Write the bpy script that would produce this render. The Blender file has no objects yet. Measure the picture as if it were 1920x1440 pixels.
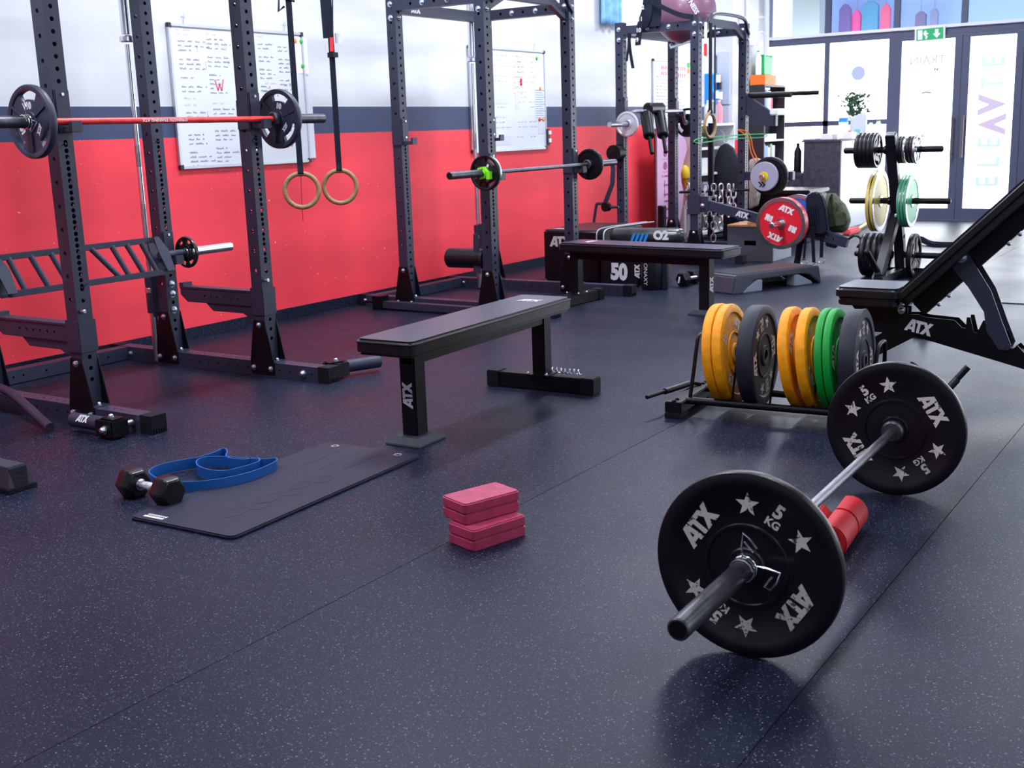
import bpy, bmesh, math, random
from mathutils import Matrix, Vector
random.seed(7)
PI = math.pi
sc = bpy.context.scene
COL = sc.collection
# ------------------------------------------------------------------ camera
H = 1.22
FPX = 2156.39
yaw, pit, rol = 0.587948, 0.215254, -0.0328565
fw = Vector((math.cos(yaw)*math.cos(pit), math.sin(yaw)*math.cos(pit), -math.sin(pit)))
r0 = Vector((math.sin(yaw), -math.cos(yaw), 0.0))
u0 = r0.cross(fw)
rt = r0*math.cos(rol) + u0*math.sin(rol)
up = -r0*math.sin(rol) + u0*math.cos(rol)
CP = Vector((0, 0, H))
cam = bpy.data.cameras.new('camera')
cam.sensor_width = 36.0
cam.lens = FPX/1920*36.0
cam.clip_start = 0.05
cam.clip_end = 200
cam.dof.use_dof = True
cam.dof.focus_distance = 4.3
cam.dof.aperture_fstop = 7.5
camo = bpy.data.objects.new('camera', cam)
camo.matrix_world = Matrix(((rt.x, up.x, -fw.x, CP.x), (rt.y, up.y, -fw.y, CP.y), (rt.z, up.z, -fw.z, CP.z), (0, 0, 0, 1)))
COL.objects.link(camo)
sc.camera = camo
# ------------------------------------------------------------------ world, exposure
w = bpy.data.worlds.new('sky'); sc.world = w; w.use_nodes = True
bg = w.node_tree.nodes['Background']
bg.inputs[0].default_value = (0.80, 0.87, 1.0, 1); bg.inputs[1].default_value = 1.6
sc.view_settings.view_transform = 'Standard'
sc.view_settings.look = 'None'
sc.view_settings.gamma = 1.0
sc.view_settings.use_curve_mapping = False
sc.view_settings.exposure = 0.0
sc.cycles.max_bounces = 7
sc.cycles.diffuse_bounces = 3
sc.cycles.glossy_bounces = 3
sc.cycles.transmission_bounces = 4
sc.cycles.sample_clamp_indirect = 6.0
sc.cycles.caustics_reflective = False
sc.cycles.caustics_refractive = False
PANE = 6.5          # brightness of the daylit frosted panes
SIDE = 1.6          # side window band out of frame
LAMP = 62.0         # ceiling lamps (watt)

def area(name, loc, sx, sy, power, col, rot=(0, 0, 0)):
    l = bpy.data.lights.new(name, 'AREA'); l.shape = 'RECTANGLE'; l.size = sx; l.size_y = sy
    l.energy = power; l.color = col
    o = bpy.data.objects.new(name, l); o.location = loc; o.rotation_euler = rot; COL.objects.link(o)
    return o
LAMPS = [(x, y) for x in (1.5, 5.0, 8.5, 12.0) for y in (-2.5, 1.2, 4.1)]
for (x, y) in LAMPS:
    area('ceiling_lamp_light', (x, y, 3.88), 1.5, 0.5, LAMP*(2.15 if y > 4 else (0.9 if y > 0 else 0.6)), (0.84, 0.88, 1.0))

# ------------------------------------------------------------------ materials
MATS = {}
def mat(name, col, rough=0.5, metal=0.0, bump=0.0, bscale=200.0, spec=0.5, emit=None, est=1.0, alpha=1.0, coat=0.0, vary=0.0, vscale=8.0, trans=0.0, sheen=0.0):
    if name in MATS: return MATS[name]
    m = bpy.data.materials.new(name); m.use_nodes = True
    nt = m.node_tree; b = nt.nodes['Principled BSDF']
    b.inputs['Base Color'].default_value = (*col, 1)
    b.inputs['Roughness'].default_value = rough
    b.inputs['Metallic'].default_value = metal
    b.inputs['Specular IOR Level'].default_value = spec
    b.inputs['Coat Weight'].default_value = coat
    b.inputs['Transmission Weight'].default_value = trans
    b.inputs['Alpha'].default_value = alpha
    if sheen: b.inputs['Sheen Weight'].default_value = sheen
    if emit:
        b.inputs['Emission Color'].default_value = (*emit, 1); b.inputs['Emission Strength'].default_value = est
    tc = nt.nodes.new('ShaderNodeTexCoord')
    if bump:
        n = nt.nodes.new('ShaderNodeTexNoise'); n.inputs['Scale'].default_value = bscale; n.inputs['Detail'].default_value = 2
        nt.links.new(tc.outputs['Object'], n.inputs['Vector'])
        bp = nt.nodes.new('ShaderNodeBump'); bp.inputs['Strength'].default_value = bump; bp.inputs['Distance'].default_value = 0.002
        nt.links.new(n.outputs['Fac'], bp.inputs['Height']); nt.links.new(bp.outputs['Normal'], b.inputs['Normal'])
    if vary:
        n = nt.nodes.new('ShaderNodeTexNoise'); n.inputs['Scale'].default_value = vscale; n.inputs['Detail'].default_value = 4
        nt.links.new(tc.outputs['Object'], n.inputs['Vector'])
        rr = nt.nodes.new('ShaderNodeValToRGB')
        rr.color_ramp.elements[0].position = 0.35; rr.color_ramp.elements[1].position = 0.65
        rr.color_ramp.elements[0].color = (*[c*(1-vary) for c in col], 1)
        rr.color_ramp.elements[1].color = (*[min(1, c*(1+vary)) for c in col], 1)
        nt.links.new(n.outputs['Fac'], rr.inputs['Fac']); nt.links.new(rr.outputs['Color'], b.inputs['Base Color'])
    MATS[name] = m
    return m

steelblack = mat('powder_coated_black', (0.024, 0.028, 0.056), 0.42, 0.0, 0.25, 900, spec=0.40)
deepblack = mat('deep_black_paint', (0.0035, 0.0035, 0.006), 0.42, spec=0.22)
rubber = mat('black_rubber', (0.004, 0.004, 0.007), 0.36, 0, 0.12, 300, spec=0.36, vary=0.3, vscale=12)
greyrubber = mat('greyish_rubber', (0.026, 0.028, 0.042), 0.55, 0, 0.2, 300, spec=0.3)
caprub = mat('end_cap_rubber', (0.006, 0.006, 0.012), 0.65, 0, 0.6, 90, spec=0.2)
plategrey = mat('bumper_rubber', (0.019, 0.021, 0.034), 0.55, 0, 0.15, 400, spec=0.25, vary=0.15, vscale=10)
chrome = mat('chrome', (0.75, 0.76, 0.80), 0.22, 1.0)
steel = mat('brushed_steel', (0.50, 0.50, 0.55), 0.38, 1.0, vary=0.15, vscale=30)
darksteel = mat('dark_oxide_steel', (0.10, 0.10, 0.12), 0.38, 0.85, vary=0.2, vscale=30)
zinc = mat('zinc_bolt', (0.55, 0.62, 0.72), 0.3, 1.0)
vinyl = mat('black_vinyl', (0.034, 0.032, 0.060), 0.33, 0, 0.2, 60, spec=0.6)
vinyldark = mat('black_vinyl_side', (0.005, 0.005, 0.009), 0.36, 0, 0.35, 60, spec=0.35)  # black vinyl; on the bench pad sides it stands in for shade
whiteprint = mat('white_print', (0.62, 0.61, 0.66), 0.6)
redpaint = mat('red_bar_coat', (0.72, 0.035, 0.035), 0.35, 0.1, vary=0.25, vscale=14)
yellow = mat('yellow_rubber', (0.82, 0.30, 0.001), 0.55, 0, 0.2, 200, spec=0.3, vary=.12, vscale=35)
green = mat('green_rubber', (0.0, 0.28, 0.03), 0.5, 0, 0.2, 200, spec=0.3)
redp = mat('red_plate_paint', (0.72, 0.012, 0.03), 0.4)
bluep = mat('blue_plate_paint', (0.02, 0.13, 0.50), 0.4)
whitep = mat('white_plastic', (0.80, 0.80, 0.84), 0.45)
pink = mat('magenta_foam', (0.36, 0.026, 0.085), 0.62, 0, 0.3, 260, vary=0.16, vscale=22)
bandblue = mat('blue_latex', (0.006, 0.085, 0.33), 0.42)
wood = mat('ring_wood', (0.30, 0.185, 0.085), 0.45, vary=0.2, vscale=30)
plywood = mat('plywood_edge', (0.42, 0.21, 0.09), 0.6, vary=0.2, vscale=30)
redfoam = mat('red_foam', (0.50, 0.006, 0.016), 0.6, 0, 0.2, 200)
limeg = mat('lime_plastic', (0.22, 0.75, 0.02), 0.4)
webbing = mat('black_webbing', (0.008, 0.011, 0.024), 0.75, 0, 0.4, 500, spec=0.2)
whiteweb = mat('white_webbing', (0.75, 0.75, 0.8), 0.8)
matrub = mat('exercise_mat_rubber', (0.020, 0.020, 0.040), 0.5, 0, 0.9, 240, spec=0.22)
boardwhite = mat('whiteboard_enamel', (0.69, 0.73, 0.79), 0.3, spec=0.3)
alu = mat('aluminium', (0.55, 0.57, 0.63), 0.4, 0.6)
cornerblk = mat('black_plastic', (0.02, 0.02, 0.025), 0.5)
inkblk = mat('marker_ink_dark', (0.10, 0.10, 0.16), 0.6)
inkred = mat('marker_ink_red', (0.75, 0.10, 0.22), 0.6)
inkgrn = mat('magnet_green', (0.03, 0.45, 0.06), 0.5)
inkora = mat('magnet_orange', (0.9, 0.30, 0.03), 0.5)
magred = mat('magnet_red', (0.75, 0.02, 0.03), 0.5)
paper = mat('paper', (0.66, 0.69, 0.76), 0.8)
framegrey = mat('anthracite_frame', (0.065, 0.075, 0.135), 0.5, 0, 0.15, 300)
wood_dark = mat('dark_grey_wood', (0.045, 0.040, 0.062), 0.55, vary=0.3, vscale=20)
mauve = mat('mauve_vinyl_ball', (0.20, 0.085, 0.145), 0.38, coat=0.15)
lightblue = mat('light_blue_cloth', (0.22, 0.47, 0.80), 0.85, vary=0.2, vscale=12)
pinkpanel = mat('pink_panel', (0.66, 0.40, 0.62), 0.6)
purple = mat('purple_print', (0.35, 0.03, 0.25), 0.6)
olive = mat('olive_fabric', (0.048, 0.058, 0.030), 0.85, 0, 0.5, 90, vary=0.35, vscale=20)
stepgrey = mat('grey_plastic', (0.22, 0.25, 0.33), 0.5)
boxgrey = mat('grey_board', (0.05, 0.052, 0.075), 0.6)
glasscl = mat('clear_plastic', (0.75, 0.82, 0.9), 0.15, trans=0.6, alpha=0.6)
silverfoil = mat('silver_pouch', (0.62, 0.66, 0.78), 0.4, 0.2)
leafg = mat('leaf_green', (0.045, 0.11, 0.05), 0.6)
orange = mat('orange_cardboard', (0.9, 0.16, 0.01), 0.6)
greenbag = mat('green_bag', (0.01, 0.36, 0.09), 0.45)
bookblue = mat('book_blue', (0.25, 0.38, 0.72), 0.6); bookwhite = mat('book_white', (0.72, 0.76, 0.84), 0.6)
bookred = mat('book_red', (0.75, 0.02, 0.12), 0.6); booknavy = mat('book_navy', (0.08, 0.07, 0.35), 0.6)
cyanb = mat('bright_blue_plastic', (0.01, 0.27, 0.85), 0.4)
yellowp = mat('yellow_plastic', (0.85, 0.55, 0.02), 0.45)
beige = mat('beige_cloth', (0.45, 0.40, 0.36), 0.9, vary=0.2, vscale=20)
orangeband = mat('orange_latex', (0.65, 0.17, 0.03), 0.5)
greenband = mat('green_latex', (0.02, 0.40, 0.12), 0.5)

def worn_print(name, col, thr=0.40):
    m = bpy.data.materials.new(name); m.use_nodes = True
    nt = m.node_tree; b = nt.nodes['Principled BSDF']; b.inputs['Roughness'].default_value = 0.6
    tc = nt.nodes.new('ShaderNodeTexCoord'); n = nt.nodes.new('ShaderNodeTexNoise')
    n.inputs['Scale'].default_value = 55; n.inputs['Detail'].default_value = 6; n.inputs['Roughness'].default_value = 0.75
    nt.links.new(tc.outputs['Object'], n.inputs['Vector'])
    r = nt.nodes.new('ShaderNodeValToRGB'); r.color_ramp.elements[0].position = thr; r.color_ramp.elements[1].position = thr+0.02
    r.color_ramp.elements[0].color = (0.02, 0.02, 0.025, 1); r.color_ramp.elements[1].color = (*col, 1)
    nt.links.new(n.outputs['Fac'], r.inputs['Fac']); nt.links.new(r.outputs['Color'], b.inputs['Base Color'])
    return m
wornwhite = worn_print('worn_white_print', (0.66, 0.61, 0.57), 0.42)

def floor_material(name, base, flecks=True):
    m = bpy.data.materials.new(name); m.use_nodes = True
    nt = m.node_tree; N = nt.nodes; Lk = nt.links; b = N['Principled BSDF']
    geo = N.new('ShaderNodeNewGeometry')
    big = N.new('ShaderNodeTexNoise'); big.inputs['Scale'].default_value = 1.6; big.inputs['Detail'].default_value = 5
    Lk.new(geo.outputs['Position'], big.inputs['Vector'])
    fine = N.new('ShaderNodeTexNoise'); fine.inputs['Scale'].default_value = 260; fine.inputs['Detail'].default_value = 2
    Lk.new(geo.outputs['Position'], fine.inputs['Vector'])
    mr = N.new('ShaderNodeMapRange'); mr.inputs[1].default_value = 0.3; mr.inputs[2].default_value = 0.7; mr.inputs[3].default_value = 0.6; mr.inputs[4].default_value = 1.4
    Lk.new(fine.outputs['Fac'], mr.inputs[0])
    mr2 = N.new('ShaderNodeMapRange'); mr2.inputs[1].default_value = 0.3; mr2.inputs[2].default_value = 0.7; mr2.inputs[3].default_value = 0.82; mr2.inputs[4].default_value = 1.18
    Lk.new(big.outputs['Fac'], mr2.inputs[0])
    mul = N.new('ShaderNodeMath'); mul.operation = 'MULTIPLY'; Lk.new(mr.outputs[0], mul.inputs[0]); Lk.new(mr2.outputs[0], mul.inputs[1])
    vm = N.new('ShaderNodeVectorMath'); vm.operation = 'SCALE'; vm.inputs[0].default_value = base; Lk.new(mul.outputs[0], vm.inputs['Scale'])
    last = vm.outputs['Vector']
    for sc_, th, rn, colr in ((190, 0.25, 0.72, (0.11, 0.12, 0.16)), (140, 0.25, 0.84, (0.19, 0.195, 0.225)), (320, 0.3, 0.72, (0.055, 0.06, 0.085))):
        v = N.new('ShaderNodeTexVoronoi'); v.inputs['Scale'].default_value = sc_
        Lk.new(geo.outputs['Position'], v.inputs['Vector'])
        lt = N.new('ShaderNodeMath'); lt.operation = 'LESS_THAN'; lt.inputs[1].default_value = th; Lk.new(v.outputs['Distance'], lt.inputs[0])
        sp = N.new('ShaderNodeSeparateColor'); Lk.new(v.outputs['Color'], sp.inputs[0])
        gt = N.new('ShaderNodeMath'); gt.operation = 'GREATER_THAN'; gt.inputs[1].default_value = rn; Lk.new(sp.outputs[0], gt.inputs[0])
        mm = N.new('ShaderNodeMath'); mm.operation = 'MULTIPLY'; Lk.new(lt.outputs[0], mm.inputs[0]); Lk.new(gt.outputs[0], mm.inputs[1])
        mx = N.new('ShaderNodeMix'); mx.data_type = 'RGBA'; Lk.new(mm.outputs[0], mx.inputs[0]); Lk.new(last, mx.inputs[6]); mx.inputs[7].default_value = (*colr, 1)
        last = mx.outputs[2]
    Lk.new(last, b.inputs['Base Color'])
    rr = N.new('ShaderNodeMapRange'); rr.inputs[1].default_value = 0.3; rr.inputs[2].default_value = 0.7; rr.inputs[3].default_value = 0.33; rr.inputs[4].default_value = 0.43
    Lk.new(big.outputs['Fac'], rr.inputs[0]); Lk.new(rr.outputs[0], b.inputs['Roughness'])
    b.inputs['Specular IOR Level'].default_value = 0.13; b.inputs['Specular Tint'].default_value = (0.84, 0.90, 1.0, 1)
    bp = N.new('ShaderNodeBump'); bp.inputs['Strength'].default_value = 0.35; bp.inputs['Distance'].default_value = 0.002
    Lk.new(fine.outputs['Fac'], bp.inputs['Height']); Lk.new(bp.outputs['Normal'], b.inputs['Normal'])
    return m
floormat = floor_material('speckled_rubber_floor', (0.0090, 0.0112, 0.0270))

def wall_paint(name, col, smudge=0.0, chips=False):
    m = bpy.data.materials.new(name); m.use_nodes = True
    nt = m.node_tree; N = nt.nodes; Lk = nt.links; b = N['Principled BSDF']; b.inputs['Roughness'].default_value = 0.6
    geo = N.new('ShaderNodeNewGeometry'); mp = N.new('ShaderNodeMapping'); mp.inputs['Scale'].default_value = (0.5, 1, 2.6)
    Lk.new(geo.outputs['Position'], mp.inputs['Vector'])
    n = N.new('ShaderNodeTexNoise'); n.inputs['Scale'].default_value = 1.3; n.inputs['Detail'].default_value = 3
    Lk.new(mp.outputs['Vector'], n.inputs['Vector'])
    r = N.new('ShaderNodeMapRange'); r.inputs[1].default_value = 0.38; r.inputs[2].default_value = 0.62; r.inputs[3].default_value = 1-smudge; r.inputs[4].default_value = 1.0
    Lk.new(n.outputs['Fac'], r.inputs[0])
    vm = N.new('ShaderNodeVectorMath'); vm.operation = 'SCALE'; vm.inputs[0].default_value = col; Lk.new(r.outputs[0], vm.inputs['Scale'])
    last = vm.outputs['Vector']
    if chips:
        v = N.new('ShaderNodeTexNoise'); v.inputs['Scale'].default_value = 38; v.inputs['Detail'].default_value = 3
        Lk.new(geo.outputs['Position'], v.inputs['Vector'])
        g = N.new('ShaderNodeMath'); g.operation = 'GREATER_THAN'; g.inputs[1].default_value = 0.735; Lk.new(v.outputs['Fac'], g.inputs[0])
        mx = N.new('ShaderNodeMix'); mx.data_type = 'RGBA'; Lk.new(g.outputs[0], mx.inputs[0]); Lk.new(last, mx.inputs[6]); mx.inputs[7].default_value = (0.8, 0.55, 0.6, 1)
        last = mx.outputs[2]
    Lk.new(last, b.inputs['Base Color'])
    f = N.new('ShaderNodeTexNoise'); f.inputs['Scale'].default_value = 160; Lk.new(geo.outputs['Position'], f.inputs['Vector'])
    bp = N.new('ShaderNodeBump'); bp.inputs['Strength'].default_value = 0.4; bp.inputs['Distance'].default_value = 0.002
    Lk.new(f.outputs['Fac'], bp.inputs['Height']); Lk.new(bp.outputs['Normal'], b.inputs['Normal'])
    return m
wallwhite = wall_paint('white_wall_paint', (0.70, 0.71, 0.76), 0.18)
wallred = wall_paint('red_wall_paint', (0.97, 0.047, 0.076), 0.14, True)
walldark = wall_paint('slate_wall_paint', (0.038, 0.056, 0.130), 0.06)
def pane_mat(name, col, st):
    m = bpy.data.materials.new(name); m.use_nodes = True
    b = m.node_tree.nodes['Principled BSDF']; b.inputs['Base Color'].default_value = (0.8, 0.85, 0.9, 1); b.inputs['Roughness'].default_value = 0.5
    b.inputs['Emission Color'].default_value = (*col, 1); b.inputs['Emission Strength'].default_value = st
    return m
frost = pane_mat('daylit_frosted_glass', (0.93, 0.97, 1.0), PANE)
sidefrost = pane_mat('daylit_side_window', (0.80, 0.87, 1.0), SIDE)
lampglow = pane_mat('lamp_diffuser', (1, 1, 1), 4.0)

# ------------------------------------------------------------------ geometry helpers
class MB:
    def __init__(s): s.v = []; s.f = []; s.s = []; s.m = []; s.mi = 0
    def add(s, vs, fs, smooth=False):
        k = len(s.v); s.v += [tuple(v) for v in vs]
        for f in fs: s.f.append(tuple(k+i for i in f)); s.s.append(smooth); s.m.append(s.mi)
        return s
    def box(s, x0, x1, y0, y1, z0, z1, M=None):
        vs = [Vector((x, y, z)) for x in (x0, x1) for y in (y0, y1) for z in (z0, z1)]
        if M is not None: vs = [M @ v for v in vs]
        return s.add(vs, [(0, 1, 3, 2), (4, 6, 7, 5), (0, 4, 5, 1), (2, 3, 7, 6), (0, 2, 6, 4), (1, 5, 7, 3)])
    def beam(s, a, b, w, h, upv=(0, 0, 1)):
        a, b = Vector(a), Vector(b); d = (b-a).normalized(); u = Vector(upv); sd = d.cross(u)
        if sd.length < 1e-4: sd = d.cross(Vector((1, 0, 0)))
        sd.normalize(); u = sd.cross(d)
        vs = [p + sd*(i*w/2) + u*(j*h/2) for p in (a, b) for i, j in ((-1, -1), (1, -1), (1, 1), (-1, 1))]
        return s.add(vs, [(3, 2, 1, 0), (4, 5, 6, 7), (0, 1, 5, 4), (1, 2, 6, 5), (2, 3, 7, 6), (3, 0, 4, 7)])
    def cyl(s, a, b, r, r2=None, n=20, caps=True, bev=0.0):
        a, b = Vector(a), Vector(b); r2 = r if r2 is None else r2
        d = (b-a); L = d.length
        prof = [(0, r), (L, r2)] if not bev else [(0, r-bev), (bev, r), (L-bev, r2), (L, r2-bev)]
        if caps: prof = [(0, 1e-5)] + prof + [(L, 1e-5)]
        return s.lathe([(rr, t) for t, rr in prof], a, d, n, closed=False)
    def lathe(s, prof, o=(0, 0, 0), ax=(1, 0, 0), n=40, closed=True, smooth=True):
        o = Vector(o); ax = Vector(ax).normalized()
        u = ax.orthogonal().normalized() if abs(ax.z) > 0.9 else ax.cross(Vector((0, 0, 1))).normalized(); v = ax.cross(u)
        m = len(prof); vs = []
        for i in range(n):
            t = 2*PI*i/n; dr = u*math.cos(t)+v*math.sin(t)
            for (r, h) in prof: vs.append(o+dr*r+ax*h)
        fs = []; mm = m if closed else m-1
        for i in range(n):
            for j in range(mm):
                a = i*m+j; b = i*m+(j+1) % m; c = ((i+1) % n)*m+(j+1) % m; d = ((i+1) % n)*m+j
                fs.append((a, b, c, d))
        return s.add(vs, fs, smooth)
    def tube(s, pts, r, n=10, closed=False, flat=None):
        P = [Vector(p) for p in pts]; k = len(P); vs = []; pu = None
        for i, p in enumerate(P):
            if closed: d = (P[(i+1) % k]-P[i-1])
            else: d = (P[min(i+1, k-1)]-P[max(i-1, 0)])
            d.normalize()
            if pu is None: pu = d.orthogonal().normalized()
            pu = (pu - d*pu.dot(d));
            pu = pu.normalized() if pu.length > 1e-5 else d.orthogonal().normalized()
            q = d.cross(pu)
            for j in range(n):
                t = 2*PI*j/n; vs.append(p+pu*(r*math.cos(t))+q*(r*math.sin(t)))
        fs = []
        for i in range(k if closed else k-1):
            for j in range(n):
                a = i*n+j; b = i*n+(j+1) % n; i2 = (i+1) % k
                fs.append((a, b, i2*n+(j+1) % n, i2*n+j))
        s.add(vs, fs, True)
        if not closed:
            b0 = len(s.v)-k*n
            s.f.append(tuple(b0+j for j in range(n))[::-1]); s.s.append(False); s.m.append(s.mi)
            s.f.append(tuple(b0+(k-1)*n+j for j in range(n))); s.s.append(False); s.m.append(s.mi)
        return s
    def ribbon(s, pts, wv, t=0.003, closed=False):
        """flat band along pts; wv = width vector (or list of them), t = thickness"""
        P = [Vector(p) for p in pts]; k = len(P); vs = []
        for i, p in enumerate(P):
            W = Vector(wv[i] if isinstance(wv, list) else wv)
            if closed: d = (P[(i+1) % k]-P[i-1]).normalized()
            else: d = (P[min(i+1, k-1)]-P[max(i-1, 0)]).normalized()
            q = d.cross(W); q = q.normalized()*t/2 if q.length > 1e-6 else Vector((t/2, 0, 0))
            vs += [p-W/2-q, p+W/2-q, p+W/2+q, p-W/2+q]
        fs = []
        for i in range(k if closed else k-1):
            i2 = (i+1) % k
            for j in range(4): fs.append((i*4+j, i*4+(j+1) % 4, i2*4+(j+1) % 4, i2*4+j))
        if not closed: fs += [(3, 2, 1, 0), ((k-1)*4, (k-1)*4+1, (k-1)*4+2, (k-1)*4+3)]
        return s.add(vs, fs)
    def prism(s, poly, M, h0, h1, smooth=False):
        """poly 2d in local xy of M, extruded along local z"""
        n = len(poly)
        vs = [M @ Vector((x, y, h0)) for x, y in poly]+[M @ Vector((x, y, h1)) for x, y in poly]
        fs = [tuple(range(n))[::-1], tuple(range(n, 2*n))]
        s.add(vs, fs)
        k = len(s.v)-2*n
        for i in range(n):
            s.f.append((k+i, k+(i+1) % n, k+n+(i+1) % n, k+n+i)); s.s.append(smooth); s.m.append(s.mi)
        return s
    def flat(s, poly, M): 
        return s.add([M @ Vector((x, y, 0)) for x, y in poly], [tuple(range(len(poly)))])
    def holes(s, o, al, wd, W, L, zs, r, n=8, lip=0.005, nrm=None):
        """perforated strip: origin o, along al (length L), across wd (width W), holes at zs"""
        o, al, wd = Vector(o), Vector(al), Vector(wd)
        nr = Vector(nrm) if nrm is not None else al.cross(wd)
        zs = sorted(z for z in zs if r*1.1 < z < L-r*1.1)
        if not zs:
            return s.add([o-wd*W/2, o+wd*W/2, o+wd*W/2+al*L, o-wd*W/2+al*L], [(0, 1, 2, 3)])
        cuts = [0]+[(a+b)/2 for a, b in zip(zs, zs[1:])]+[L]
        for i, z in enumerate(zs):
            a, b = cuts[i], cuts[i+1]
            P = lambda x, y: o+wd*x+al*y
            rim = [(r*math.sin(2*PI*j/n), z+r*math.cos(2*PI*j/n)) for j in range(n)]   # starts at top, clockwise to +x
            vs = [P(0, a), P(W/2, a), P(W/2, b), P(0, b), P(-W/2, b), P(-W/2, a)]+[P(*q) for q in rim]+[P(*q)-nr*lip for q in rim]
            R = list(range(6, 6+n)); Q = list(range(6+n, 6+2*n))
            fs = [tuple([0, 1, 2, 3]+R[:n//2+1]), tuple([3, 4, 5, 0]+R[n//2:]+[R[0]])]
            fs += [(R[j], R[(j+1) % n], Q[(j+1) % n], Q[j]) for j in range(n)]
            s.add(vs, fs)
        return s
    def build(s, name, material, parent=None, world=True, bevel=0.0, seg=2, loc=None, mats=None, norm=True):
        vs = [Vector(v) for v in s.v]
        if parent is not None and world: 
            inv = WM[parent].inverted(); vs = [inv @ v for v in vs]
        elif parent is None and loc is not None:
            L = Vector(loc); vs = [v-L for v in vs]
        me = bpy.data.meshes.new(name); me.from_pydata(vs, [], s.f)
        for m in (mats or [material]): me.materials.append(m)
        for p, sm, mi in zip(me.polygons, s.s, s.m): p.use_smooth = sm; p.material_index = mi
        if bevel or norm:
            bm = bmesh.new(); bm.from_mesh(me)
            if norm: bmesh.ops.recalc_face_normals(bm, faces=bm.faces)
            if bevel:
                ed = [e for e in bm.edges if len(e.link_faces) == 2 and e.calc_face_angle(0) > 0.5]
                bmesh.ops.bevel(bm, geom=ed, offset=bevel, segments=seg, affect='EDGES', clamp_overlap=True)
                for f in bm.faces: f.smooth = True
            bm.to_mesh(me); bm.free()
            if bevel:
                try: me.set_sharp_from_angle(angle=0.7)
                except Exception: pass
        if not bevel and any(s.s):
            try: me.set_sharp_from_angle(angle=0.7)
            except Exception: pass
        o = bpy.data.objects.new(name, me); COL.objects.link(o)
        if parent is not None:
            o.parent = parent; WM[o] = WM[parent].copy(); KIDS.setdefault(parent, []).append(o)
        else:
            T = Matrix.Translation(Vector(loc)) if loc is not None else Matrix.Identity(4)
            o.matrix_world = T; WM[o] = T
        return o
WM = {}; KIDS = {}
def shaded_sides(o, m2, zz=.75):  # side faces take a darker vinyl: their shade is put into the colour
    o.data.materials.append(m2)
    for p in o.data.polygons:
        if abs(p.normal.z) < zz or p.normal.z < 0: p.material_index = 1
def tag(o, label=None, cat=None, group=None, kind=None):
    if label: o['label'] = label
    if cat: o['category'] = cat
    if group: o['group'] = group
    if kind: o['kind'] = kind
    return o
def thing(name, label, cat, loc=(0, 0, 0), rz=0.0, group=None, M=None):
    o = bpy.data.objects.new(name, None); o.empty_display_size = 0.05; COL.objects.link(o)
    T = M if M is not None else Matrix.Translation(Vector(loc)) @ Matrix.Rotation(rz, 4, 'Z')
    o.matrix_world = T; WM[o] = T
    return tag(o, label, cat, group)
def dup(root, T, label, group=None, name=None):
    """copy a thing with its parts and sub-parts, placed at world matrix T"""
    r = root.copy(); COL.objects.link(r); r.matrix_world = T; WM[r] = T
    r['label'] = label
    if group: r['group'] = group
    for ch in KIDS.get(root, []):
        c = ch.copy(); COL.objects.link(c); c.parent = r; WM[c] = T.copy(); KIDS.setdefault(r, []).append(c)
        for g in KIDS.get(ch, []):
            d = g.copy(); COL.objects.link(d); d.parent = c; WM[d] = T.copy(); KIDS.setdefault(c, []).append(d)
    return r
def ray(u, v): return rt*(u-960)+up*(720-v)+fw*FPX
def on_x(u, v, x): d = ray(u, v); return CP+d*(x/d.x)
def on_y(u, v, y): d = ray(u, v); return CP+d*(y/d.y)
def on_z(u, v, z): d = ray(u, v); return CP+d*((z-H)/d.z)
def frame(o, x, y):
    o, x, y = Vector(o), Vector(x).normalized(), Vector(y).normalized(); z = x.cross(y)
    return Matrix(((x.x, y.x, z.x, o.x), (x.y, y.y, z.y, o.y), (x.z, y.z, z.z, o.z), (0, 0, 0, 1)))
def smoothpath(P, k=6, closed=False):
    P = [Vector(p) for p in P]; n = len(P); out = []
    rng = range(n) if closed else range(n-1)
    for i in rng:
        p0 = P[i-1] if (closed or i > 0) else P[0]; p1 = P[i]; p2 = P[(i+1) % n]; p3 = P[(i+2) % n] if (closed or i+2 < n) else P[-1]
        for j in range(k):
            t = j/k; out.append(0.5*((2*p1)+(p2-p0)*t+(2*p0-5*p1+4*p2-p3)*t*t+(3*p1-p0-3*p2+p3)*t**3))
    if not closed: out.append(P[-1])
    return out
def rrect(w, h, r, n=5):
    out = []
    for cx, cy, a0 in ((w/2-r, h/2-r, 0), (-w/2+r, h/2-r, 90), (-w/2+r, -h/2+r, 180), (w/2-r, -h/2+r, 270)):
        for i in range(n+1):
            a = math.radians(a0+90*i/n); out.append((cx+r*math.cos(a), cy+r*math.sin(a)))
    return out
ATX = [[(0, 0), (.30, 0), (.80, 1), (.5, 1)], [(.72, 0), (.98, 0), (.86, 1), (.6, 1)], [(.33, .16), (.78, .16), (.75, .38), (.44, .38)],
       [(.92, 1), (1.62, 1), (1.62, .76), (.94, .76)], [(1.12, .76), (1.38, .76), (1.38, 0), (1.12, 0)],
       [(1.55, 1), (1.87, 1), (2.5, 0), (2.15, 0)], [(2.15, 1), (2.5, 1), (1.78, 0), (1.45, 0)]]
def logo(mb, M, h, slim=1.0, lift=0.0012):
    """the three letter mark, height h, centred, in the xy plane of M (proud of the surface)"""
    for k, p in enumerate(ATX):
        mb.prism([((x-1.25)*h*slim, (y-.5)*h) for x, y in p], M, lift*0.5+k*1e-5, lift+k*1e-5)
TXT = {}
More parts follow.
